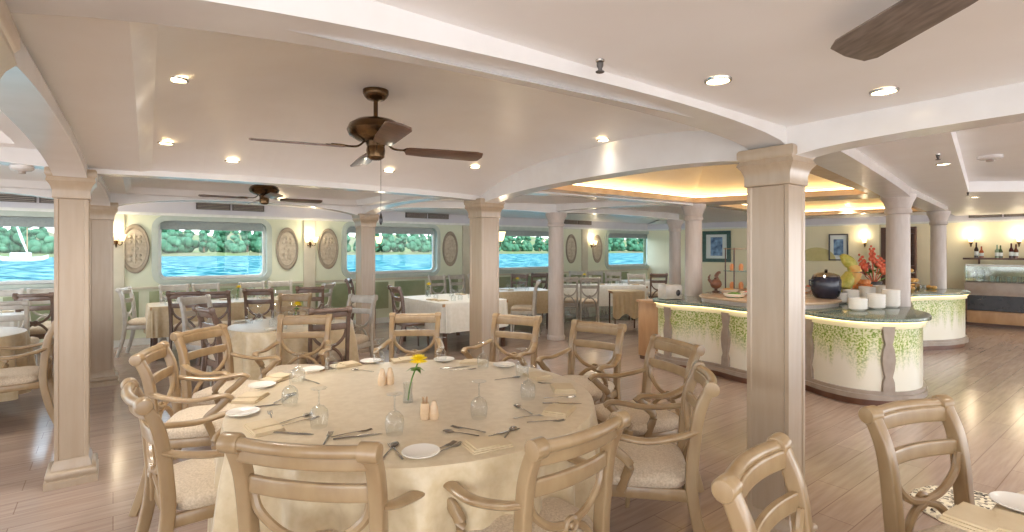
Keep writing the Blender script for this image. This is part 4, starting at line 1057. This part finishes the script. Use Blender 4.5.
# speckled rug
p = at(978, 513, 0); b = MB(); n = 60; rnd = random.Random(5)
for rr, z0 in ((.31, 0),):
    vs = [(0, 0, .022)]; fs = []
    rg = [(.31, .0), (.318, .010), (.305, .02), (.2, .022)]
    for r, z in rg:
        for k in range(n): a = 2*PI*k/n; q = r*(1+rnd.uniform(-.02, .02)); vs.append((q*math.cos(a), q*math.sin(a), z))
    for i in range(3): fs += [(1+i*n+k, 1+i*n+(k+1) % n, 1+(i+1)*n+(k+1) % n, 1+(i+1)*n+k) for k in range(n)]
    fs += [(0, 1+3*n+k, 1+3*n+(k+1) % n) for k in range(n)]; fs.append(tuple(range(n, 0, -1)))
    b.add(vs, fs)
tag(obj('round_rug', b, M_rug), 'round black and cream speckled rug on the floor at bottom right', 'rug', loc=(p.x, p.y, .001))

# ---------------------------------------------------------------- buffet island
front = [(1.98, 7.1), (2.06, 6.76), (2.33, 6.54), (2.52, 6.30), (2.68, 5.98), (2.95, 5.84), (3.2, 5.72), (3.28, 5.42), (3.45, 5.16), (3.78, 5.08), (4.12, 5.22), (4.38, 5.56), (4.50, 5.9),
         (4.80, 6.32), (5.35, 7.08), (5.85, 7.72), (6.25, 7.92), (6.75, 8.02), (7.25, 8.3), (7.52, 8.8), (7.45, 9.35), (7.0, 9.6), (6.0, 9.3), (4.6, 8.7), (3.2, 7.95), (2.3, 7.5)]
OUT = closedcr(front, 5)
isl = thing('buffet_island', 'long curved buffet counter painted with green creeper under a dark stone top', 'buffet counter', (0, 0, 0))
def pr(poly, z0, z1): return MB().prism([(p.x, p.y) for p in poly], z0, z1)
obj('plinth', pr(offset(OUT, -.02), 0, .07), M_base, isl)
sk = pr(offset(OUT, .03), .07, .12); sk.prism([(p.x, p.y) for p in offset(OUT, .012)], .12, .155); obj('skirting', sk, M_taupe, isl)
obj('front_panel', pr(offset(OUT, -.01), .155, .80), M_drip, isl)
obj('countertop', pr(offset(OUT, .06), .835, .87), M_granite, isl, bevel=.006)
obj('led_strip', pr(offset(OUT, .034), .823, .834), M_led, isl); obj('underboard', pr(offset(OUT, .012), .765, .835), M_wallc, isl)
def outpt(u, lo=0, hi=None):       # front outline point seen in column u, nearest to the camera
    best = None
    for i in range(len(OUT)-1):
        a, b_ = OUT[i], OUT[i+1]; k = (u-512)/F; fa, fb_ = a.x-k*a.y, b_.x-k*b_.y
        if fa*fb_ <= 0 and abs(fa-fb_) > 1e-9:
            t_ = fa/(fa-fb_); p = a+(b_-a)*t_
            if best is None or p.y < best[0].y: best = (p, (b_-a).normalized())
    return best
for u in (726, 809, 888, 668):
    r_ = outpt(u)
    if not r_: continue
    p, d = r_; ang = math.atan2(d.y, d.x); T = Matrix.Translation((p.x, p.y, 0)) @ Matrix.Rotation(ang, 4, 'Z')
    prof = [(.055, .155), (.05, .25), (.032, .30), (.05, .38), (.06, .47), (.05, .56), (.03, .62), (.045, .68), (.055, .79)]
    P = [(w_, z) for w_, z in prof]+[(-w_, z) for w_, z in reversed(prof)]
    n = len(P); m_ = MB().add([(x, .02, z) for x, z in P]+[(x, -.022, z) for x, z in P], [tuple(range(n)), tuple(range(2*n-1, n-1, -1))]+[(i, (i+1) % n, n+(i+1) % n, n+i) for i in range(n)], T)
    obj('pilaster', m_, M_taupe, isl)
top2 = closedcr([(2.45, 6.75), (2.62, 6.28), (2.8, 5.98), (3.1, 5.86), (3.4, 5.85), (3.9, 6.15), (4.2, 6.75), (4.9, 7.6), (4.7, 8.1), (3.9, 8.0), (3.1, 7.6), (2.65, 7.2)], 4)
obj('raised_base', pr(offset(top2, -.03), .87, .915), M_led if False else M_colcream, isl); obj('raised_top', pr(top2, .915, .945), M_tan, isl, bevel=.006)
ZC, ZR = .871, .946
# stacked white bowls
bm_ = MB().lathe([(.06, 0), (.062, .004), (.088, .022), (.092, .07), (.088, .07), (.084, .03), (.05, .012), (.002, .012)], 24).mesh('soup_bowl', M_china)
stacks = [(858, 310.5, 3, 'front left stack'), (876, 309, 4, 'front middle stack'), (891, 307.5, 5, 'front right stack'), (867, 303, 5, 'rear middle stack'), (851, 303.5, 4, 'rear left stack'), (839, 303.5, 3, 'leftmost stack'), (881, 301.5, 5, 'stack touching the round column')]
for u, v, nn, lb in stacks:
    p = at(u, v, ZC)
    for k in range(nn):
        pos = 'bottom' if k == 0 else ('top' if k == nn-1 else ['', 'second', 'third', 'fourth', 'fifth'][k])
        put(bm_, 'soup_bowl', p, 0, 'white soup bowl, %s of the %s on the buffet' % (pos, lb), 'bowl', 'white bowls stacked on the buffet', ZC+.034*k)
# soup kettle
p = at(826, 298, ZR); t = thing('soup_kettle', 'round navy soup kettle with steel lid on the buffet left of the melon', 'soup kettle', (p.x, p.y, ZR))
obj('body', MB().lathe([(.11, 0), (.14, .03), (.165, .12), (.165, .22), (.15, .26), (.14, .27)], 28), M_navy, t); obj('lid', MB().lathe([(.15, .265), (.14, .285), (.08, .31), (.02, .32)], 28), M_steel, t)
obj('lid_knob', MB().lathe([(.008, .315), (.02, .33), (.016, .35), (.004, .355)], 12), M_black, t); obj('handle', MB().tube(bez([(-.16, 0, .2), (-.2, 0, .22), (-.2, 0, .16), (-.16, 0, .14)], 4), .01, 8), M_black, t)
# carved melon tower
p = at(846, 295, ZR); t = thing('carved_melon', 'carved yellow-green melon sculpture standing on the buffet', 'fruit carving', (p.x, p.y, ZR))
obj('lower_melon', MB().tube(bez([(0, 0, 0), (-.03, 0, .10), (.03, 0, .22), (.05, 0, .30)], 6), [.05+.04*math.sin(PI*i/18) for i in range(19)], 12), M_melon, t)
obj('carved_flesh', MB().tube(bez([(.06, -.03, .14), (.10, -.03, .24), (.10, -.03, .34), (.03, -.03, .40)], 6), [.03+.04*math.sin(PI*i/18) for i in range(19)], 10), M_melon2, t)
obj('upper_melon', MB().tube(bez([(.06, 0, .28), (.08, 0, .38), (.01, 0, .46), (-.06, 0, .52)], 6), [.03+.045*math.sin(PI*i/18) for i in range(19)], 12), M_melon, t)
# fruit dish
p = at(864, 294.5, ZR); dz = ZR
tag(obj('fruit_dish', MB().lathe([(.07, 0), (.05, .01), (.03, .03), (.1, .05), (.16, .075), (.165, .08), (.1, .062), (.01, .05)], 28), M_china), 'white footed dish holding peach fruit on the buffet', 'dish', loc=(p.x, p.y, dz))
fr_me = MB().ball(.042, (0, 0, 0), 14, 10, (1, 1, .92)).mesh('peach', M_orange); rnd = random.Random(4)
for k in range(11):
    if k < 7: a = k*2*PI/7; q = (.088*math.cos(a), .088*math.sin(a), .098)
    elif k < 10: a = k*2*PI/3; q = (.045*math.cos(a), .045*math.sin(a), .165)
    else: q = (0, 0, .11)
    lv = 'lower ring of the' if k < 7 else ('upper layer of the' if k < 10 else 'middle of the')
    tag(link('peach', fr_me), 'orange peach in the %s fruit dish on the buffet' % lv, 'peach', 'peaches in the '+lv+' dish', (p.x+q[0], p.y+q[1], dz+q[2]))
# flower arrangement
p = at(874, 291, ZR); t = thing('flower_arrangement', 'tall arrangement of red and orange tropical flowers behind the fruit dish', 'flowers', (p.x, p.y, ZR))
obj('pot', MB().lathe([(.07, 0), (.09, .08), (.10, .14), (.09, .14), (.02, .1)], 20), M_dark, t)
rnd = random.Random(8)
for k, (tx, tz, kind) in enumerate([(-.22, .42, 'r'), (-.14, .50, 'r'), (-.08, .58, 'r'), (0, .62, 'r'), (.03, .48, 'r'), (.1, .44, 'd'), (-.05, .40, 'd'), (.14, .36, 'd'), (-.18, .34, 'd'), (.06, .34, 'g'), (.20, .38, 'g'), (-.02, .28, 'g'), (.12, .26, 'g'), (-.12, .26, 'g'), (.26, .28, 'g')]):
    ty = rnd.uniform(-.08, .08)
    if kind == 'g':
        lf = MB(); 
        for q in range(5):
            a = rnd.uniform(0, 6.28); c0 = Vector((tx, ty, tz)); d = Vector((math.cos(a), math.sin(a), rnd.uniform(-.2, .9))).normalized()*.13; s_ = d.cross(Vector((.3, .5, .8))).normalized()*.035
            lf.add([tuple(c0-d*.5), tuple(c0+s_), tuple(c0+d*.7), tuple(c0-s_), tuple(c0+Vector((0, 0, .015)))], [(0, 1, 4), (1, 2, 4), (2, 3, 4), (3, 0, 4)])
        lf.tube([(0, 0, .1), (tx, ty, tz)], .006, 5); obj('foliage', lf, M_leaf, t)
    else:
        b = MB().tube([(0, 0, .1), (tx*.6, ty*.6, tz*.6), (tx, ty, tz)], .006, 5)
        for q in range(6):
            f_ = .72+.06*q; b.ball(.03-.003*q, (tx*f_+.02*(-1)**q, ty*f_, tz*f_+.01), 8, 6, (1, 1, 1.2))
        obj('blossom', b, M_red if kind == 'r' else MATS['antique_bronze'] if False else M_red if k % 2 else mat('mauve_petals_%d' % k, '#9A4A4E', .5, noise='#C47A6A', nscale=30), t)
# pastries and cups on the right lobe
cupm = MB().lathe([(.03, 0), (.034, .01), (.045, .08), (.041, .08), (.03, .02)], 14).mesh('dessert_cup', M_glass); pas = MB().ball(.045, (0, 0, .03), 10, 7, (1, 1, .75)).mesh('pastry', M_melon2)
rnd = random.Random(12)
k = 0
for r_ in range(4):
    for q in range(6):
        x = 5.75+.27*q+.05*(r_ % 2); y = 8.2+.17*r_+.11*q
        if (V(x, y)-cI).length < .22: continue
        if k % 2: put(pas, 'pastry', V(x, y), 0, 'round golden pastry among those on the far right lobe of the buffet', 'pastry', 'pastries on the far right lobe', ZC)
        else: put(cupm, 'dessert_cup', V(x, y), 0, 'clear dessert cup among those on the far right lobe of the buffet', 'cup', 'dessert cups on the far right lobe', ZC)
        k += 1
t = thing('cake_stand', 'two-tier glass cake stand on the far right lobe of the buffet', 'cake stand', (6.6, 8.75, ZC))
obj('pole', MB().cyl(.01, 0, .34, 8), M_steel, t)
for z, r_ in ((.12, .22), (.28, .15)): obj('tier', MB().lathe([(r_, z+.012), (r_*.9, z), (.01, z)], 24), M_china, t)
for z, r_, nn, nm in ((.132, .15, 9, 'lower'), (.292, .09, 6, 'upper')):
    for k in range(nn): a = 2*PI*k/nn; put(pas, 'pastry', V(6.6+r_*math.cos(a), 8.75+r_*math.sin(a)), 0, 'golden pastry on the %s tier of the cake stand' % nm, 'pastry', 'pastries on the %s tier' % nm, ZC+z-.0)
# left lobe: bread box, carving, display rack
p = at(670, 299, ZC); t = thing('bread_box', 'cream bread box with a dark round handle on the left lobe of the buffet', 'box', (p.x, p.y, ZC), .3)
obj('body', MB().prism([(-.13, -.1), (.13, -.1), (.13, .1), (-.13, .1)], 0, .2), M_chairw, t, bevel=.02); obj('handle', MB().ball(.035, (.06, -.10, .09), 12, 8, (1, .5, 1.2)), M_black, t)
p = at(716, 292.5, ZR); t = thing('carved_bird', 'brown carved bird figure standing on the left part of the buffet', 'figurine', (p.x, p.y, ZR))
b = MB().ball(.07, (0, 0, .12), 14, 10, (1.15, .8, 1.0)); b.tube(bez([(.02, 0, .16), (.0, 0, .22), (.03, 0, .27), (.06, 0, .28)], 5), [.035-.0012*i for i in range(16)], 10); b.tube(bez([(-.05, 0, .13), (-.10, 0, .19), (-.08, 0, .25)], 5), [.028-.002*i for i in range(11)], 8)
obj('body', b, M_melon2 if False else M_base, t); obj('stand', MB().lathe([(.05, 0), (.05, .02), (.02, .03), (.02, .06)], 16), M_wood2, t)
p = at(741, 291, ZR); t = thing('display_rack', 'tall open display rack with glass shelves left of the panelled column', 'rack', (p.x, p.y, ZR), .1)
for sx in (-.17, .17): 
    for sy in (-.12, .12): obj('post', MB().cyl(.009, 0, .62, 8, (sx, sy, 0)), M_wood2, t)
for z in (.02, .28, .60): obj('shelf', MB().box(-.19, .19, -.14, .14, z, z+.012), M_glassb if z == .28 else M_wood, t)
me_j = MB().lathe([(.03, 0), (.033, .07), (.02, .09), (.02, .1)], 12).mesh('jar', M_orange)
for k in range(6): put(me_j, 'jar', V(p.x-.13+.13*(k % 3), p.y), 0, 'orange jar on the %s shelf of the display rack' % ('lower' if k < 3 else 'middle'), 'jar', 'jars on the display rack, %s shelf' % ('lower' if k < 3 else 'middle'), ZR+(.033 if k < 3 else .293))
# long row of serving dishes on the raised top
dm = MB().lathe([(.08, 0), (.12, .02), (.135, .05), (.13, .05), (.11, .02), (.002, .012)], 24).mesh('serving_dish', M_china); sal = [M_leaf, M_orange, M_red, M_melon2]
fm = [MB().ball(.1, (0, 0, .02), 12, 8, (1, 1, .45)).mesh('food', m_) for m_ in sal]
for k, (x, y) in enumerate(((2.78, 6.5), (3.05, 6.25), (3.1, 6.75), (3.42, 6.55), (3.55, 7.15), (4.05, 7.3), (4.45, 7.75), (3.0, 7.2))):
    t = thing('serving_dish', 'white dish of %s on the raised buffet top, %s' % (['green salad', 'orange fruit', 'red salad', 'golden bread'][k % 4], 'nearer half' if k < 4 else 'farther half'), 'serving dish', (x, y, ZR), 0, 'serving dishes on the buffet')
    link('dish', dm, t); link('food', fm[k % 4], t)
p = V(4.25, 7.15); t = thing('plate_dispenser', 'dark rack of stacked plates behind the soup kettle on the buffet', 'plate rack', (3.95, 7.55, ZR))
for sx in (-.16, .16): obj('stand', MB().cyl(.012, 0, .3, 8, (sx, 0, 0)), M_black, t)
for z in (.05, .12, .19, .26): obj('tier', MB().lathe([(.19, z+.012), (.17, z), (.01, z)], 24), M_steel, t)

# light oak cabinet left of the buffet
p = atd(657, 7.3); t = thing('oak_cabinet', 'light oak cabinet standing at the left end of the buffet', 'cabinet', (p.x, p.y, 0), .55)
obj('body', MB().box(-.16, .16, -.2, .2, .05, .80), M_wood, t, bevel=.004); obj('top', MB().box(-.18, .18, -.22, .22, .80, .83), M_wood, t, bevel=.004)
obj('door', MB().box(-.14, .14, -.215, -.2, .10, .77), M_wood, t, bevel=.003); obj('door_handle', MB().ball(.012, (.10, -.22, .5)), M_bronze, t); obj('plinth', MB().box(-.15, .15, -.18, .18, 0, .05), M_wood2, t)

# ---------------------------------------------------------------- bar display at the far right
def yaw_e(s, o): q = EP(s, 0, o); return (q[0], q[1], 0)
sa, sb = es(962)+.35, es(1024)+1.0
sL = SC
while True:
    q_ = EP(sL, 0, .78)
    if 512+F*q_[0]/q_[1] > 964: break
    sL += .01
# local frame: x along DE (towards the camera side), -y into the room
t = thing('bar_display', 'low wooden bar counter with glass guard and open dark shelf at far right', 'counter', yaw_e(sL, 0.02), EYAW)
Lb = 3.2
obj('upper_cabinet', MB().box(0, 1.05, -.75, 0, .62, .88), M_tan if False else M_taupe, t, bevel=.005)
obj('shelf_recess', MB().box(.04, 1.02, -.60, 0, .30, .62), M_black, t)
obj('lower_cabinet', MB().box(0, 1.05, -.72, 0, .06, .30), M_wood, t, bevel=.005); obj('plinth', MB().box(.02, Lb, -.66, 0, 0, .06), M_wood2, t)
obj('side_panel', MB().box(-.02, .04, -.72, 0, .06, .62), M_wood2, t)
obj('end_cabinet', MB().box(1.06, Lb, -.80, 0, .06, .90), M_wood, t, bevel=.005)
for sx in (.02, 1.03): obj('post', MB().cyl(.012, -0+.88, 1.21, 8, (sx, -.45, 0)), M_steel, t)
obj('glass_guard', MB().box(.0, 1.9, -.66, -.652, .90, 1.20), M_glassb, t)
obj('glass_top', MB().box(0, 1.9, -.66, -.2, 1.21, 1.235), M_white, t)
obj('bottle_shelf', MB().box(-.04, 2.6, -.30, -.02, 1.33, 1.365), M_wood2, t)
for sx in (.2, 1.2, 2.2): obj('shelf_bracket', MB().box(sx, sx+.03, -.26, 0, 1.24, 1.33), M_wood2, t)
T = Matrix.Translation(yaw_e(sL, .02)) @ Matrix.Rotation(EYAW, 4, 'Z')
def bott(x, lb, col, h):
    m_ = mat('bottle_'+col[1:], col, .12); x_ = 0.0
    while (lambda q_: 512+F*q_[0]/q_[1])(T @ Vector((x_, -.16, 1))) < x: x_ += .01
    p = T @ Vector((x_, -.16, 1.366)); t = thing('bottle', lb, 'bottle', p, 0, 'bottles on the bar shelf')
    obj('glass_body', MB().lathe([(.035, 0), (.036, h*.55), (.014, h*.72), (.013, h)], 14), m_, t); obj('label', MB().lathe([(.037, h*.15), (.037, h*.42)], 14, cap=False), M_mount, t)
for x, lb, col, h in ((976, 'dark bottle at the left end of the bar shelf', '#3A2418', .32), (981, 'amber bottle second from the left on the bar shelf', '#A0522D', .24), (996.5, 'clear green bottle in the middle of the bar shelf', '#8FA58A', .27),
                      (1000, 'olive bottle right of the clear green one on the bar shelf', '#4A5A38', .26), (1011, 'dark red bottle near the right end of the bar shelf', '#4A2020', .30), (1015.5, 'brown bottle at the right end of the bar shelf', '#6A3A20', .28)): bott(x, lb, col, h)
p = T @ Vector((.22, -.45, .881)); t = thing('glass_jar', 'large glass jar of green fruit at the left of the bar display', 'jar', p)
obj('jar', MB().lathe([(.08, 0), (.1, .03), (.1, .2), (.07, .24), (.068, .24), (.09, .2), (.09, .03)], 20), M_glass, t)
gm = MB(); rnd = random.Random(2)
for k in range(12): gm.ball(.03, (rnd.uniform(-.045, .045), rnd.uniform(-.045, .045), .035+.045*(k//4)), 8, 6)
obj('fruit', gm, M_melon, t)
glm = MB().lathe([(.03, 0), (.036, .12), (.034, .12), (.027, .01)], 12).mesh('tumbler', M_glass)
for k in range(16):
    q = T @ Vector((.42+.08*(k % 8), -.42-.1*(k//8), .881)); put(glm, 'tumbler', q, 0, 'clear tumbler among those lined up behind the bar glass', 'glass', 'tumblers behind the bar glass', .881)
q = T @ Vector((1.45, -.4, .901)); t = thing('drinks_urn', 'white cylindrical drinks urn on the bar at the right edge', 'urn', q)
obj('body', MB().lathe([(.13, 0), (.14, .02), (.14, .34), (.12, .38), (.02, .40)], 24), M_china, t); obj('tap', MB().tube([(0, -.13, .06), (0, -.18, .06), (0, -.18, .03)], .012, 8), M_steel, t)

# ---------------------------------------------------------------- outside: river, bank, trees, boat
ZW = HC-4.0
NO = D2
b0 = V(-6.28, 8.22)
wv = MB(); c0 = W0+D2*.6
wv.add([tuple(c0-D1*500+Vector((0, 0, ZW))), tuple(c0+D1*1100+Vector((0, 0, ZW))), tuple(c0+D1*1100+D2*420+Vector((0, 0, ZW))), tuple(c0-D1*500+D2*420+Vector((0, 0, ZW)))], [(0, 1, 2, 3)])
wo_ = tag(obj('river', wv, M_water), 'turquoise rippling river water outside all the windows', 'water'); wo_['kind'] = 'stuff'
DB = 330.0
bk = MB(); L0, L1 = -380, 900; n = 90; rnd = random.Random(9); vs = []; fs = []
rows = [(-2, -.6), (3, .6), (8, 1.8), (20, 1.9), (60, 1.9), (70, 1.9)]
for j, (dd, z) in enumerate(rows):
    for i in range(n+1):
        s_ = L0+(L1-L0)*i/n; q = c0+D1*s_+D2*(DB+dd+rnd.uniform(-1.5, 1.5)*(j < 3)); vs.append((q.x, q.y, ZW+z*(1+.2*rnd.uniform(-1, 1)*(j > 1))))
for j in range(len(rows)-1): fs += [(j*(n+1)+i, j*(n+1)+i+1, (j+1)*(n+1)+i+1, (j+1)*(n+1)+i) for i in range(n)]
bk.add(vs, fs); o = tag(obj('river_bank', bk, M_sand, smooth=True), 'pale sandy far bank of the river with patches of green', 'river bank')
hb = MB(); vs = []; fs = []
for j, (dd, z) in enumerate([(70, 1.5), (110, 5), (180, 13), (300, 20)]):
    for i in range(n+1):
        s_ = L0+(L1-L0)*i/n; q = c0+D1*s_+D2*(DB+dd); vs.append((q.x, q.y, ZW+z*(1+.25*rnd.uniform(-1, 1)*(j > 0))))
for j in range(3): fs += [(j*(n+1)+i, j*(n+1)+i+1, (j+1)*(n+1)+i+1, (j+1)*(n+1)+i) for i in range(n)]
tag(obj('distant_hills', hb.add(vs, fs), M_sand), 'low pale sandy hills far behind the trees on the riverbank', 'hills')
def treemesh(seed, palm=False):
    rnd = random.Random(seed); b = MB(); h = 15
    for k in range(26):
        z = rnd.uniform(1.2, 13.5); a = rnd.uniform(0, 6.28); r_ = rnd.uniform(.4, 3.6)*(1.1-z/18); rr = rnd.uniform(1.1, 2.1)*(1.2-z/24)
        b.ball(rr, (r_*math.cos(a), r_*math.sin(a), z), 7, 5, (1, 1, rnd.uniform(.8, 1.3)))
    b2 = MB().tube([(0, 0, 0), (.2, 0, 8)], [.5, .3], 7)
    return b.mesh('crown', M_tree), b2.mesh('trunk', M_trunk)
tms = [treemesh(s) for s in range(4)]; rnd = random.Random(31)
# one row of trees along the bank
for k in range(200):
    s_ = -330+k*5.4+rnd.uniform(-2, 2); q = c0+D1*s_+D2*(DB+rnd.choice((9, 14, 20))); sc_ = rnd.uniform(.9, 1.45)
    t = thing('tree', 'green leafy tree in the belt along the far bank of the river', 'tree', (q.x, q.y, ZW+2.15), rnd.uniform(0, 6), 'trees on the far river bank')
    a_, b_ = tms[k % 4]; link('crown', a_, t); link('trunk', b_, t); t.scale = (sc_*1.1, sc_*1.1, sc_)
q = atd(23, 170); t = thing('sailing_boat', 'white sailing boat with a furled sail on the river seen through the leftmost window', 'boat', (q.x, q.y, ZW+.0), YAW)
hl = MB(); vs = []; fs = []
for x, w_, z0, z1 in ((-6, .3, .9, 2.0), (-5, 1.3, .2, 1.6), (-2, 1.9, 0, 1.3), (2, 1.8, 0, 1.3), (5, .9, .3, 1.7), (6.3, .1, 1.0, 2.1)):
    vs += [(x, -w_, z1), (x, -w_*.6, z0), (x, w_*.6, z0), (x, w_, z1)]
for i in range(5):
    for k in range(4): fs.append((i*4+k, i*4+(k+1) % 4, (i+1)*4+(k+1) % 4, (i+1)*4+k))
fs += [(0, 1, 2, 3), (20, 21, 22, 23)]
obj('hull', hl.add(vs, fs), M_white, t); obj('cabin', MB().box(-3, 2, -1.1, 1.1, 1.2, 2.8), M_white, t, bevel=.1); obj('mast', MB().cyl(.12, 1.2, 11, 8, (1, 0, 0)), M_wood, t)
obj('sail', MB().tube([(1, 0, 3), (-.5, 0, 8), (-2.4, 0, 15)], [.25, .4, .15], 8), M_clothw, t)
